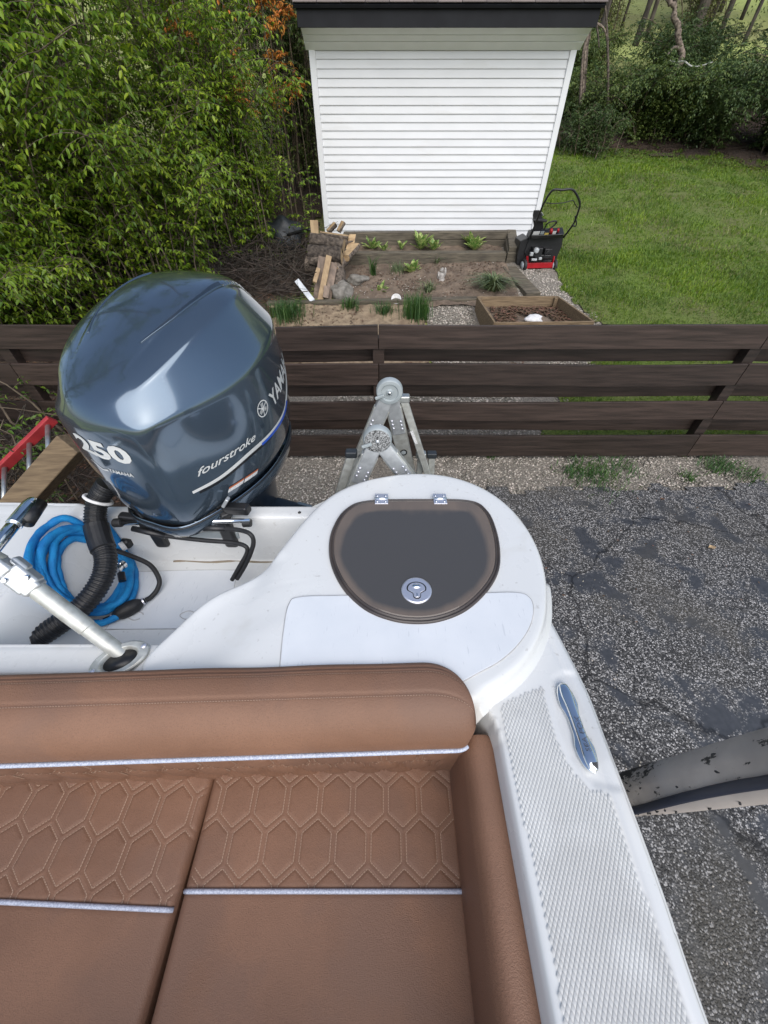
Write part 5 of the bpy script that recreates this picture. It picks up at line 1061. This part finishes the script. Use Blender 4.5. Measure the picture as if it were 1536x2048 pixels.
# ---------------------------------------------------------------- trailer guide post
gp = thing('guide_post', (.625, .162, 0), 'upright beige padded post with torn black patches beside the gunwale', 'post')
gc_ = lambda z: np.array([.62, .163, z]) - np.array([.053, .115, 0]) / 1.3 * (z - 1.49)
zs = np.linspace(.35, 1.98, 60); q = np.random.default_rng(2)
R = [gc_(z) + np.array([[(.046 + .003 * math.sin(a * 2 + z * 3) + .0018 * q.normal()) * math.cos(a), (.046 + .002 * math.sin(a * 3 + z * 5)) * math.sin(a), 0] for a in np.linspace(0, 2 * math.pi, 28, endpoint=False)]) for z in zs]
mk('padded_sleeve', loft(R), M['sleeve'], gp, smooth=True)
mk('post', tube([(.665, .25, 0), (.665, .25, .4)], .035, 12), M['hub'], gp, smooth=True)
da = math.radians(232)
mk('cord', tube(np.array([gc_(z) + np.array([.0465 * math.cos(da - (z - 1.2) * .7 + .10 * math.sin(z * 7)), .0465 * math.sin(da - (z - 1.2) * .7 + .10 * math.sin(z * 7)), 0]) for z in np.linspace(.9, 1.97, 50)]), .0085, 8), mat('navy_cord', (.008, .012, .028), .55), gp, smooth=True)
q = np.random.default_rng(11)
for i in range(24):                         # torn flakes of the sleeve standing proud
    z = q.uniform(1.22, 1.7); a = math.radians(q.choice([q.uniform(140, 195), q.uniform(235, 290)])); c = gc_(z) + np.array([.0485 * math.cos(a), .0485 * math.sin(a), 0]); L_ = q.uniform(.002, .006)
    d = unit(np.array([-math.sin(a) * q.uniform(.2, .6), math.cos(a) * q.uniform(.2, .6), q.choice([-1, 1])]));
    mk('torn_flake', tube(spl([c - d * L_, c + unit(c - gc_(z)) * .002, c + d * L_], 5), [.0008, .002, .0022, .0015, .0006], 5), M['rubber'], gp)

# ---------------------------------------------------------------- ladders, beam on the left
def ladder_box(name, a, b, w, h, parent, m, up): return mk(name, beam(a, b, w, h, up=up), M[m], parent, bevel=.004)
ml = thing('folding_ladder', (-.05, 2.75, 0), 'folded aluminium multi position ladder standing between the boat and the fence', 'ladder')
# far pair meets at the upper hinge, near pair at the lower one
YA, YB2 = 1.17, 1.40; h1 = PY(779, 781, YB2); h2 = PY(755, 876, YA)
def railpart(a, b, w=.028, h=.066): return mk('rail', beam(a, b, w, h, up=np.cross(np.array(b) - np.array(a), (0, 1, 0))), M['alupaint'], ml, bevel=.004)
foot = lambda px, py, y: PY(px, py, y)
def down(a, b):                             # continue the line a->b to the ground
    a = np.array(a); b = np.array(b); return a + (b - a) * ((a[2] - .0) / (a[2] - b[2]))
LF = lambda h, px, py, y: down(h, PY(px, py, y))
ex = []
for (h, pts) in ((h1, ((733, 888, YB2), (808, 905, YB2 + .05))), (h2, ((715, 965, YA), (808, 945, YA)))):
    for px, py, y in pts:
        e_ = down(h, PY(px, py, y)); railpart(h + (e_ - h) * .045, e_); ex.append((h, e_))
        s_ = unit(e_ - h); up_ = np.cross(s_, (0, 1, 0))
        br = mk('hinge_bracket', beam(h + s_ * .03, h + s_ * .22, .036, .060, up=up_), M['castalu'], ml, bevel=.008)
        for k in (.14, .16, .18):
            for sx in (-.018, .018): mk('rivet', lathe([(.001, .004), (.004, .003), (.006, 0)], h + s_ * (k + (.01 if sx > 0 else 0)) + unit(up_) * sx + (0, -.0185, 0), 10, rot('X', 90)), M['steel'], br, smooth=True)
        for k in np.arange(.33, 1.2, .28): mk('rung_end', lathe([(.016, .003), (.011, .003), (.0105, -.002), (.001, -.002)], h + s_ * k + (0, -.0148, 0), 16, rot('X', 90)), M['hub'], ml, smooth=False)
for (h, r_) in ((h1, .052), (h2, .052)):
    hb = mk('hinge_hub', lathe([(.001, .022), (.012, .022), (.014, .017), (r_ * .62, .017), (r_ * .66, .022), (r_ * .93, .021), (r_, .014), (r_, -.008), (.001, -.008)], h, 36, rot('X', 90)), M['hub'], ml, smooth=False, bevel=.0015)
    mk('hub_bolt', lathe([(.001, .027), (.006, .027), (.009, .022)], h, 14, rot('X', 90)), M['chrome'], hb, smooth=True)
    mk('hub_lever', beam(h + (-.056, -.028, -.020), h + (-.02, -.028, -.006), .010, .012), M['hub'], hb, bevel=.003)
hw = mk('hub_scuffs', lathe([(.030, .0235), (.046, .0225), (.047, .0220)], h2, 30, rot('X', 90)), mat('scuffed_black', (.03, .03, .03), .5, base2=(.45, .46, .46), nscale=240, contrast=(.35, .62)), ml, smooth=True)
# rungs between near and far rails, outer flared rails
for (ha, ea), (hb_, eb) in ((ex[0], ex[2]), (ex[1], ex[3])):
    for k in (.30, .58, .86): mk('rung', tube([ha + (ea - ha) * k, hb_ + (eb - hb_) * k], .016, 10), M['alu'], ml, smooth=True)
for px0, py0, px1, py1, y in ((808, 800, 848, 925, 1.42), (703, 910, 684, 970, 1.22), (863, 912, 862, 950, 1.45), (842, 912, 838, 950, 1.45)):
    a = PY(px0, py0, y); b = PY(px1, py1, y); b = down(a, b); mk('rail', beam(a, b, .026, .030 if px0 != 703 else .036, up=np.cross(b - a, (0, 1, 0))), M['alupaint'], ml, bevel=.004)
    mk('rail_cap', box(a + (0, 0, .008), (.046, .034, .028)), M['tarp'] if px0 in (703, 863) else M['alu'], ml, bevel=.006)
mk('sticker', beam(PY(823, 862, 1.400), PY(833, 888, 1.400), .001, .012, up=(1, 0, .2)), M['label'], ml)

rl = thing('red_ladder', (-2.2, 2.0, .2), 'red fibreglass ladder with grey rungs leaning behind the transom at the left edge', 'ladder')
ga, gb_ = PY(-60, 1000, 2.05), PY(105, 838, 2.45)
mk('rail', beam(ga, gb_, .035, .075, up=(0, -.4, .9)), M['redfg'], rl, bevel=.006)
off = PY(10, 1060, 1.95) - PY(-20, 950, 2.1); off = np.array([.12, -.34, -.16])
mk('rail', beam(ga + off, gb_ + off, .035, .075, up=(0, -.4, .9)), M['redfg'], rl, bevel=.006)
for k in (.12, .42, .72, .94): mk('rung', tube([ga + (gb_ - ga) * k, ga + (gb_ - ga) * k + off], .016, 10), M['alu'], rl, smooth=True)
bm_ = tag(mk('wooden_beam', beam(PY(-20, 1075, 1.62), PY(150, 885, 1.95), .14, .14, up=(.5, -.5, .7)), M['plank'], bevel=.008), 'tan squared timber lying behind the transom beside the red ladder', 'beam')
# ---------------------------------------------------------------- outboard motor
mo = thing('outboard_motor', (-.75, .98, 1.3), 'large blue grey outboard motor on the transom, turned and raised, marked 250', 'outboard motor')
MP = np.array([-.785, .86, 1.478]); YAW, TILT, MS = -20.5, 3.0, 1.06
MR = rot('Z', YAW) @ rot('X', TILT)
def mw(L): return (np.asarray(L, float) * MS) @ MR.T + MP        # local (port, aft, up) -> world
def ml_(Wd): return ((np.asarray(Wd, float) - MP) @ MR) / MS
# rings of the cowl cage: F, C, M, M2, R, B on the port side, mirrored
def ring(F, C, A, B2, R_, B): 
    port = [C, A, B2, R_]; stbd = [(-p[0], p[1], p[2]) for p in port[::-1]]
    return [(0, *F)] + port + [(0, *B)] + stbd
RG = [ring((.020, -.01), (.122, .052, -.01), (.215, .25, -.005), (.225, .44, .00), (.150, .63, .005), (.68, .01)),
      ring((.003, .03), (.138, .042, .03), (.243, .24, .035), (.252, .46, .04), (.172, .66, .045), (.72, .05)),
      ring((-.006, .18), (.148, .040, .18), (.265, .25, .19), (.276, .46, .20), (.190, .68, .21), (.745, .22)),
      ring((.007, .348), (.150, .052, .350), (.262, .26, .352), (.268, .45, .380), (.188, .665, .408), (.73, .41)),
      ring((.038, .402), (.131, .075, .408), (.196, .25, .482), (.195, .44, .520), (.142, .60, .505), (.67, .485)),
      ring((.115, .440), (.085, .13, .448), (.125, .28, .522), (.135, .45, .556), (.095, .58, .540), (.625, .527))]
nr = 10; CV = [p for r in RG for p in r]; CF = []
for i in range(len(RG) - 1):
    for k in range(nr): l = (k + 1) % nr; CF.append([i * nr + k, i * nr + l, (i + 1) * nr + l, (i + 1) * nr + k])
b5 = (len(RG) - 1) * nr; s1, s2 = len(CV), len(CV) + 1; CV += [(0, .26, .528), (0, .44, .572)]
T_ = lambda i: b5 + i % nr
CF += [[T_(0), T_(1), T_(2), s1], [s1, T_(2), T_(3), s2], [s2, T_(3), T_(4), T_(5)], [T_(9), T_(0), s1, T_(8)], [T_(8), s1, s2, T_(7)], [T_(7), s2, T_(5), T_(6)]]
me = bpy.data.meshes.new('cage'); me.from_pydata(CV, [], CF); me.update()
cr_ = me.attributes.new('crease_edge', 'FLOAT', 'EDGE')
for e in me.edges:
    a, b = sorted(e.vertices); v_ = 0
    if a // nr == b // nr == 3 and b < 60: v_ = .40 if {a % nr, b % nr} in ({0, 1}, {0, 9}) else .92                 # shoulder crease
    if a // nr == b // nr == 4 and b < 60: v_ = .15 if {a % nr, b % nr} in ({0, 1}, {0, 9}) else .72
    if b < 60 and a % nr == b % nr and a % nr in (1, 9) and b // nr <= 3: v_ = .42   # vertical front corners
    if a // nr == b // nr == 0: v_ = .8
    cr_.data[e.index].value = v_
ob = bpy.data.objects.new('cage', me); COL.objects.link(ob); ss_ = ob.modifiers.new('s', 'SUBSURF'); ss_.levels = 5; ss_.render_levels = 5
dg = bpy.context.evaluated_depsgraph_get(); dg.update(); em = ob.evaluated_get(dg).to_mesh()
n = len(em.vertices); cv = np.zeros(n * 3); em.vertices.foreach_get('co', cv); cv = cv.reshape(-1, 3); nv = np.zeros(n * 3); em.vertices.foreach_get('normal', nv); nv = nv.reshape(-1, 3)
cf = np.array([list(p.vertices) for p in em.polygons]); ob.evaluated_get(dg).to_mesh_clear(); bpy.data.objects.remove(ob)
# style grooves on the top: one to each side, step shaped
for sg in (1, -1):
    gpth = np.array([(.085, .13), (.112, .24), (.128, .37), (.130, .50), (.115, .62)]) * (sg, 1); gq = spl(gpth, 40)
    up = nv[:, 2] > .35; d2 = np.min(np.hypot(cv[:, 0:1] - gq[None, :, 0], cv[:, 1:2] - gq[None, :, 1]) + 0, axis=1); ii = np.argmin(np.hypot(cv[:, 0:1] - gq[None, :, 0], cv[:, 1:2] - gq[None, :, 1]), axis=1)
    amp = np.interp(ii, [0, 8, 30, 39], [0, .002, .004, .003])
    inner = np.where(sg * cv[:, 0] < sg * gq[ii, 0], 1, 0)
    k = up * amp * np.where(inner == 1, np.exp(-(d2 / .006) ** 2), np.exp(-(d2 / .018) ** 2))
    cv = cv - nv * k[:, None]
cow = mk('cowl', (mw(cv), cf), M['cowl'], mo, smooth=True)
bv = BVHTree.FromPolygons([tuple(p) for p in cv], cf.tolist())
def hit(px, py):                            # point of the cowl seen at a photo position, in motor coordinates
    o = ml_(CAM); d = ml_(CAM + ray(px, py)) - o
    h = bv.ray_cast(Vector(o), Vector(d))
    return np.array(h[0]) if h[0] else None
def wrap(P2, side, off=.0016):              # 2D points -> on the cowl; side 'port' (aft, up) or 'front' (port, up)
    out = []
    for a, b in P2:
        o, d = (Vector((1, a, b)), Vector((-1, 0, 0))) if side == 'port' else (Vector((a, -1, b)), Vector((0, 1, 0)))
        h = bv.ray_cast(o, d)
        if h[0] is None: h = bv.find_nearest(o + d)
        out.append(np.array(h[0]) + np.array(h[1]) * off)
    return mw(out)
def px2(px, py, side):
    h = hit(px, py)
    if h is None:                           # just past the silhouette: take the side plane instead
        o = ml_(CAM); d = ml_(CAM + ray(px, py)) - o; h = o + d * ((.25 - o[0]) / d[0])
    return h[[1, 2]] if side == 'port' else h[[0, 2]]
def decal_text(s, p0, p1, side, m, name='lettering', shear=0, offset=0, hscale=1, sub=1):
    a, b = np.array(p0), np.array(p1); d = b - a; L_ = np.linalg.norm(d); d /= L_; u = np.array([-d[1], d[0]])
    v, f = text_mesh(s, 1, shear, offset); v[:, 0] -= v[:, 0].min(); k = L_ / v[:, 0].max()
    P2 = a + v[:, 0:1] * k * d + v[:, 1:2] * k * hscale * u
    return mk(name, (wrap(P2, side), f), M[m], cow)
def ribbon(pts, w0, w1, side, m, name, off=.0012, n=60):
    q = spl(pts, n); T = unit(np.gradient(q, axis=0)); Nn = np.c_[-T[:, 1], T[:, 0]]; s = np.linspace(0, 1, n)[:, None]
    A = q - Nn * (w0 * (1 - s) + w1 * s) / 2; B = q + Nn * (w0 * (1 - s) + w1 * s) / 2
    Mi = (A + B) / 2
    V = np.stack([wrap(A, side, off), wrap(Mi, side, off), wrap(B, side, off)], 1); return mk(name, grid(V), M[m], cow, smooth=True)
try:
    # port side
    st_px = [(385, 985), (440, 955), (500, 905), (545, 862), (568, 822)]
    P2 = [px2(a, b, 'port') for a, b in st_px]; P2 += [P2[-1] + np.array([.06, .045]), P2[-1] + np.array([.115, .10])]
    ribbon(P2, .010, .022, 'port', 'decalw', 'side_stripe'); 
    q2 = spl(P2, 60); lo = np.c_[q2[:, 0], q2[:, 1] - .0105]
    ribbon(lo[2:30] - (0, .001), .008, .011, 'port', 'decalk', 'side_stripe', .0020); ribbon(lo[24:46] + (0, .004), .010, .014, 'port', 'decalb', 'side_stripe', .0022)
    decal_text('fourstroke', px2(395, 953, 'port'), px2(512, 877, 'port'), 'port', 'decalw', shear=.5, offset=.012, hscale=.78)
    decal_text('YAMAHA', px2(546, 815, 'port'), px2(546, 815, 'port') + np.array([.235, .05]), 'port', 'decalw', offset=.02, hscale=1.25)
    c = px2(525, 817, 'port'); r_ = .0265
    th = np.linspace(0, 2 * math.pi, 41)[:-1]; ring2 = lambda r: c + np.c_[np.cos(th), np.sin(th)] * r
    Va = wrap(np.vstack([ring2(r_), ring2(r_ * .86)]), 'port'); mk('emblem_ring', (Va, [[i, (i + 1) % 40, 40 + (i + 1) % 40, 40 + i] for i in range(40)]), M['decalw'], cow)
    def bar(a0, a1, w):
        d = unit(a1 - a0); n_ = np.array([-d[1], d[0]]) * w / 2; return [a0 - n_, a1 - n_, a1 + n_, a0 + n_]
    Q = []
    for k in range(3):
        a = math.radians(90 + 120 * k); d = np.array([math.cos(a), math.sin(a)]); n_ = np.array([-d[1], d[0]])
        Q += bar(c - d * r_ * .85, c + d * r_ * .1, .0030); Q += bar(c + d * r_ * .1 - n_ * .0042, c + d * r_ * .1 + n_ * .0042, .003)
        for s in (-1, 0, 1): Q += bar(c + d * r_ * .1 + n_ * .0042 * s, c + d * r_ * (.70 if s else .70) + n_ * .0042 * s, .0022)
    mk('emblem_forks', (wrap(Q, 'port', .0017), [[4 * i, 4 * i + 1, 4 * i + 2, 4 * i + 3] for i in range(len(Q) // 4)]), M['decalw'], cow)
    # dark strips laid on the cowl top, painting the shade of a narrow groove
    def wrap_top(P2, off):
        out = []
        for a, b in P2:
            h = bv.ray_cast(Vector((a, b, 2)), Vector((0, 0, -1))); out.append(np.array(h[0]) + np.array(h[1]) * off)
        return mw(out)
    sl_ = spl(np.array([hit(*p)[:2] for p in ((280, 686), (318, 655), (360, 622), (405, 589), (440, 566))]), 40); Ts = unit(np.gradient(sl_, axis=0)); Ns = np.c_[-Ts[:, 1], Ts[:, 0]]; wd = (.0012 + .0042 * np.linspace(0, 1, 40))[:, None]
    for sg in (1, -1):
        mk('groove_shade', grid(np.stack([wrap_top((sl_ - Ns * wd) * (sg, 1), .0010), wrap_top((sl_ + Ns * wd) * (sg, 1), .0010)], 1)), M['navy'], cow, smooth=True)
        mk('groove_lip', tube(wrap_top((sl_ - Ns * wd * 1.5 * sg) * (sg, 1), .0006), np.linspace(.0012, .0034, 40), 6), M['cowl'], cow, smooth=True)
    # front
    a = np.array([-.072, .268]); b = np.array([.092, .252])
    decal_text('250', a, b, 'front', 'decalw', offset=.04, hscale=.64, shear=-.12)
    a = np.array([.0, .212]); b = np.array([.072, .205]); decal_text('YAMAHA', a, b, 'front', 'decalw', offset=.012, hscale=1)
    ribbon([np.array([-.06, .232]), np.array([-.03, .212]), np.array([-.004, .214])], .002, .006, 'front', 'decalw', 'swoosh')
    # warning labels along the lower edge
    for p in (((455, 985), (485, 966), (488, 955), (458, 974)), ((487, 965), (513, 947), (516, 936), (490, 954))):
        A_, B_, C_, D_ = [px2(x, y, 'port') for x, y in p]; L2 = []
        for t in np.linspace(0, 1, 8): L2 += [A_ + (B_ - A_) * t, (A_ + (B_ - A_) * t) * .32 + (D_ + (C_ - D_) * t) * .68, D_ + (C_ - D_) * t]
        W3 = wrap(L2, 'port', .002); mk('warning_label', (W3, [[3 * i, 3 * i + 3, 3 * i + 4, 3 * i + 1] for i in range(7)]), M['label'], cow); mk('warning_label', (W3, [[3 * i + 1, 3 * i + 4, 3 * i + 5, 3 * i + 2] for i in range(7)]), M['orange'], cow)
except Exception as ex_:
    import traceback; traceback.print_exc()
# lower pan
def pring(k, u, sh=0): return [(p[0] * k, .36 + (p[1] - .36) * k + sh, p[2] + u) for p in RG[0]]
def rs(r, n=60): return spl(np.array(r), n, True)
pan = [rs(pring(.985, -.002)), rs(pring(1.0, -.008)), rs(pring(1.01, -.02)), rs(pring(.98, -.055)), rs(pring(.86, -.09, .01)), rs(pring(.6, -.11, .02))]
mk('lower_pan', (mw(loft(np.array(pan), False, True)[0]), loft(np.array(pan), False, True)[1]), M['cowl'], mo, smooth=True)
mk('pan_seam', tube(mw(rs(pring(1.004, -.006))), .003, 5, closed=True), M['black'], mo, smooth=True)
# leg
def legr(a0, a1, w, u): return [(w * math.sin(t) , (a0 + a1) / 2 + (a1 - a0) / 2 * -math.cos(t), u) for t in np.linspace(0, 2 * math.pi, 24, endpoint=False)]
leg = [legr(.16, .60, .150, -.05), legr(.20, .58, .135, -.20), legr(.24, .55, .11, -.40), legr(.27, .52, .075, -.60), legr(.26, .56, .055, -.70), legr(.28, .50, .04, -.95)]
mk('midsection', (mw(loft(leg)[0]), loft(leg)[1]), M['navy'], mo, smooth=True)
mk('cavitation_plate', (mw(loft([legr(.22, .78, .12, -.70), legr(.22, .78, .12, -.715)])[0]), loft([legr(.22, .78, .12, -.70), legr(.22, .78, .12, -.715)])[1]), M['navy'], mo, smooth=True)
gcs = [[(r * math.cos(t), a, -.90 + r * math.sin(t)) for t in np.linspace(0, 6.283, 16, endpoint=False)] for a, r in ((.16, .01), (.22, .045), (.34, .065), (.50, .06), (.58, .04))]
mk('gearcase', (mw(loft(gcs)[0]), loft(gcs)[1]), M['navy'], mo, smooth=True)
v, f = box((.19, .43, -.36), (.17, .10, .14)); mk('trim_unit', (mw(v), f), M['navy'], mo, bevel=.015)
v, f = box((.245, .455, -.355), (.075, .06, .13)); mk('mount_cover', (mw(v), f), M['hub'] if False else mat('blue_grey_cover', (.10, .14, .18), .4), mo, bevel=.012)
# bracket and steering gear across the transom
Yb = .985
mk('transom_bracket', merge(box((-.70, 1.03, 1.28), (.30, .06, .34)), box((-.83, .975, 1.36), (.05, .10, .16)), box((-.57, .975, 1.36), (.05, .10, .16))), M['black'], mo, bevel=.012)
s0_, s1_ = PY(238, 1046, .915), PY(500, 1041, .915)
mk('steering_rod', tube([s0_, s1_], .0085, 12), M['chrome'], mo, smooth=True)
mk('steering_cylinder', tube([PY(285, 1046, .915), PY(392, 1044, .915)], .020, 14), M['black'], mo, smooth=True)
for px in (236, 494): mk('rod_end', tube([PY(px - 8, 1046, .915), PY(px + 8, 1045, .915)], .0155, 14), M['rubber'], mo, smooth=False, bevel=.003)
mk('bracket_arm', merge(beam(PY(450, 1016, .95), PY(498, 1019, .93), .035, .035), beam(PY(440, 1005, .98), PY(455, 1035, .93), .04, .03), beam(PY(278, 1018, .96), PY(300, 1046, .92), .035, .035), beam(PY(240, 1033, .94), PY(300, 1040, .93), .03, .03)), M['black'], mo, bevel=.008)
mk('clamp_lever', beam(PY(447, 1012, .93), PY(456, 997, .93), .012, .022, up=(0, -1, .2)), M['castalu'], mo, bevel=.004)
mk('tag_plate', beam(PY(302, 1052, .905), PY(358, 1052, .905), .004, .012), M['orange'], mo)
hz = lambda L: spl([PY(*p) for p in L], 50)
mk('hydraulic_hose', tube(hz([(268, 1058, .90), (320, 1070, .89), (400, 1080, .88), (462, 1085, .87), (490, 1092, .855), (494, 1106, .845), (478, 1135, .82), (464, 1160, .80)]), .0078, 8), M['rubber'], mo, smooth=True)
mk('hydraulic_hose', tube(hz([(395, 1056, .90), (440, 1057, .895), (478, 1060, .88), (500, 1068, .86), (507, 1084, .85), (500, 1110, .835), (488, 1135, .82), (474, 1158, .80)]), .0078, 8), M['rubber'], mo, smooth=True)
mk('hose_fitting', tube([PY(265, 1057, .90), PY(330, 1072, .888)], .0105, 10), M['black'], mo, smooth=True); mk('hose_fitting', tube([PY(395, 1056, .899), PY(450, 1057, .893)], .0105, 10), M['black'], mo, smooth=True)
# corrugated rigging tube
rg = spl([PZ(215, 968, 1.55), PZ(196, 1000, 1.50), PZ(191, 1040, 1.455), PZ(200, 1080, 1.42), PZ(212, 1118, 1.39), PZ(202, 1162, 1.36), PZ(165, 1212, 1.33), PZ(112, 1252, 1.31), PZ(50, 1292, 1.30)], 330)
rg[:, 2] = np.maximum(rg[:, 2], 1.235)
k = np.linspace(0, 1, 330); prof = .0322 + .0016 * np.sign(np.sin(k * 2 * math.pi * 62)) * (np.abs(np.sin(k * 2 * math.pi * 62)) ** .4); prof = np.where((k > .28) & (k < .44), .0375, prof)
rt = mk('rigging_tube', tube(rg, prof, 22), M['black'], mo, smooth=False)
q_ = np.array([[math.cos(a), math.sin(a), 0] for a in np.linspace(0, 6.283, 28, endpoint=False)]) * .040; zc = zalign(unit(rg[44] - rg[36])); mk('tube_collar', tube(q_ @ zc.T + rg[40], .0055, 8, closed=True), M['whiterock'], rt, smooth=True)

# fuel line with primer bulb
fl = thing('fuel_line', PZ(260, 1220, ZF), 'black fuel hose with primer bulb lying in the white splash well', 'fuel line')
fz = lambda L: spl([PZ(*p) for p in L], 60)
mk('hose', tube(fz([(228, 1100, 1.30), (262, 1112, 1.285), (300, 1130, 1.26), (318, 1158, 1.235), (315, 1178, 1.222), (302, 1194, 1.215), (292, 1200, 1.218)]), .0085, 10), M['rubber'], fl, smooth=True)
b0_, b1_ = PZ(290, 1201, 1.222), PZ(222, 1236, 1.222); bd = b1_ - b0_
pr = [(0, .009), (.06, .011), (.10, .012), (.14, .016), (.26, .0235), (.5, .0265), (.74, .0235), (.88, .016), (.92, .012), (1, .011)]
mk('primer_bulb', tube([b0_ + bd * a for a, _ in pr], [r for _, r in pr], 16), M['rubber'], fl, smooth=True)
for a in (.05, .96): mk('hose_clip', tube([b0_ + bd * (a - .025), b0_ + bd * (a + .025)], .0118, 14), M['steel'], fl, smooth=False)
mk('hose', tube(fz([(222, 1236, 1.222), (205, 1243, 1.222), (170, 1255, 1.225), (120, 1272, 1.24)]), .0105, 10), M['rubber'], fl, smooth=True)
mk('hose_clip', tube([PZ(208, 1242, 1.222), PZ(202, 1244, 1.222)], .0125, 14), M['steel'], fl, smooth=False)

# blue hose coil draped over the well floor and its sloping side
bh = thing('blue_hose', PZ(170, 1150, ZF), 'coiled bright blue fabric garden hose in the splash well', 'hose')
q = np.random.default_rng(4); pts = []
cpxs = [(172, 1144, 102, 98), (176, 1152, 60, 64), (170, 1142, 80, 78), (174, 1146, 105, 100), (180, 1150, 66, 68), (168, 1140, 90, 90), (172, 1150, 74, 72), (170, 1138, 98, 92)]
NT = len(cpxs); tt = np.linspace(0, NT, NT * 26)
for s in tt:
    i = min(int(s), NT - 1); j = min(i + 1, NT - 1); w_ = s - int(s); c0 = np.array(cpxs[i]) * (1 - w_) + np.array(cpxs[j]) * w_
    a = s * 2 * math.pi + 2.0; lump_ = 1 + .035 * math.sin(3 * a + i * 1.7)
    px, py = c0[0] + c0[2] * lump_ * math.cos(a) + .18 * c0[2] * math.sin(a), c0[1] + c0[3] * lump_ * math.sin(a)
    p = PZ(px, py, 1.235)
    for _ in range(12):
        z_ = min(float(deck_z(p[:1], p[1:2])[0]), 1.42) + .018; p = .5 * p + .5 * PZ(px, py, z_)
    pts.append([p[0], p[1], s])
pts = np.array(pts); zz = deck_z(pts[:, 0], pts[:, 1]); zz = np.minimum(zz, 1.42) + .018
lay = .012 * (pts[:, 2] // 3) + .006 * np.sin(pts[:, 2] * 9); P3 = np.c_[pts[:, :2] + q.normal(0, .0018, (len(pts), 2)), zz + lay]
P3 = spl(P3[::2], 900)
mk('hose', tube(P3, .0122 * (1 + .05 * np.sin(np.arange(900) * .9) + .02 * q.normal(0, 1, 900)), 10), M['bluehose'], bh, smooth=True)
e0 = spl([PZ(120, 1170, 1.28), PZ(123, 1150, 1.30), PZ(140, 1137, 1.30), PZ(158, 1136, 1.30)], 16); mk('hose', tube(e0, .0145, 10), M['bluehose'], bh, smooth=True)
mk('hose_end', tube([PZ(154, 1136, 1.30), PZ(166, 1136, 1.30), PZ(172, 1136, 1.30)], [.016, .016, .011], 12), M['black'], bh, smooth=False)
mk('hose_coupling', lathe([(.010, -.02), (.017, -.02), (.017, -.006), (.014, -.004), (.014, .004), (.017, .006), (.017, .016), (.010, .016)], PZ(238, 1135, 1.30), 16, zalign(unit(np.array([-.1, -1, .3])))), M['chrome'], bh, smooth=False)
mk('hose_end', tube([PZ(242, 1146, 1.29), PZ(245, 1162, 1.28)], .012, 12), M['black'], bh, smooth=False)
mk('hose_valve', tube([PZ(250, 1083, 1.30), PZ(258, 1088, 1.30)], .019, 14), M['black'], bh, smooth=True); mk('hose_valve', tube([PZ(241, 1095, 1.30), PZ(250, 1090, 1.30)], .0175, 14), M['whiterock'], bh, smooth=True)
mk('metal_ring', tube(PZ(169, 1120, 1.31) + np.array([[.018 * math.cos(a), .022 * math.sin(a), .01 * math.sin(a)] for a in np.linspace(0, 6.283, 20, endpoint=False)]), .004, 8, closed=True), M['black'], bh, smooth=True)
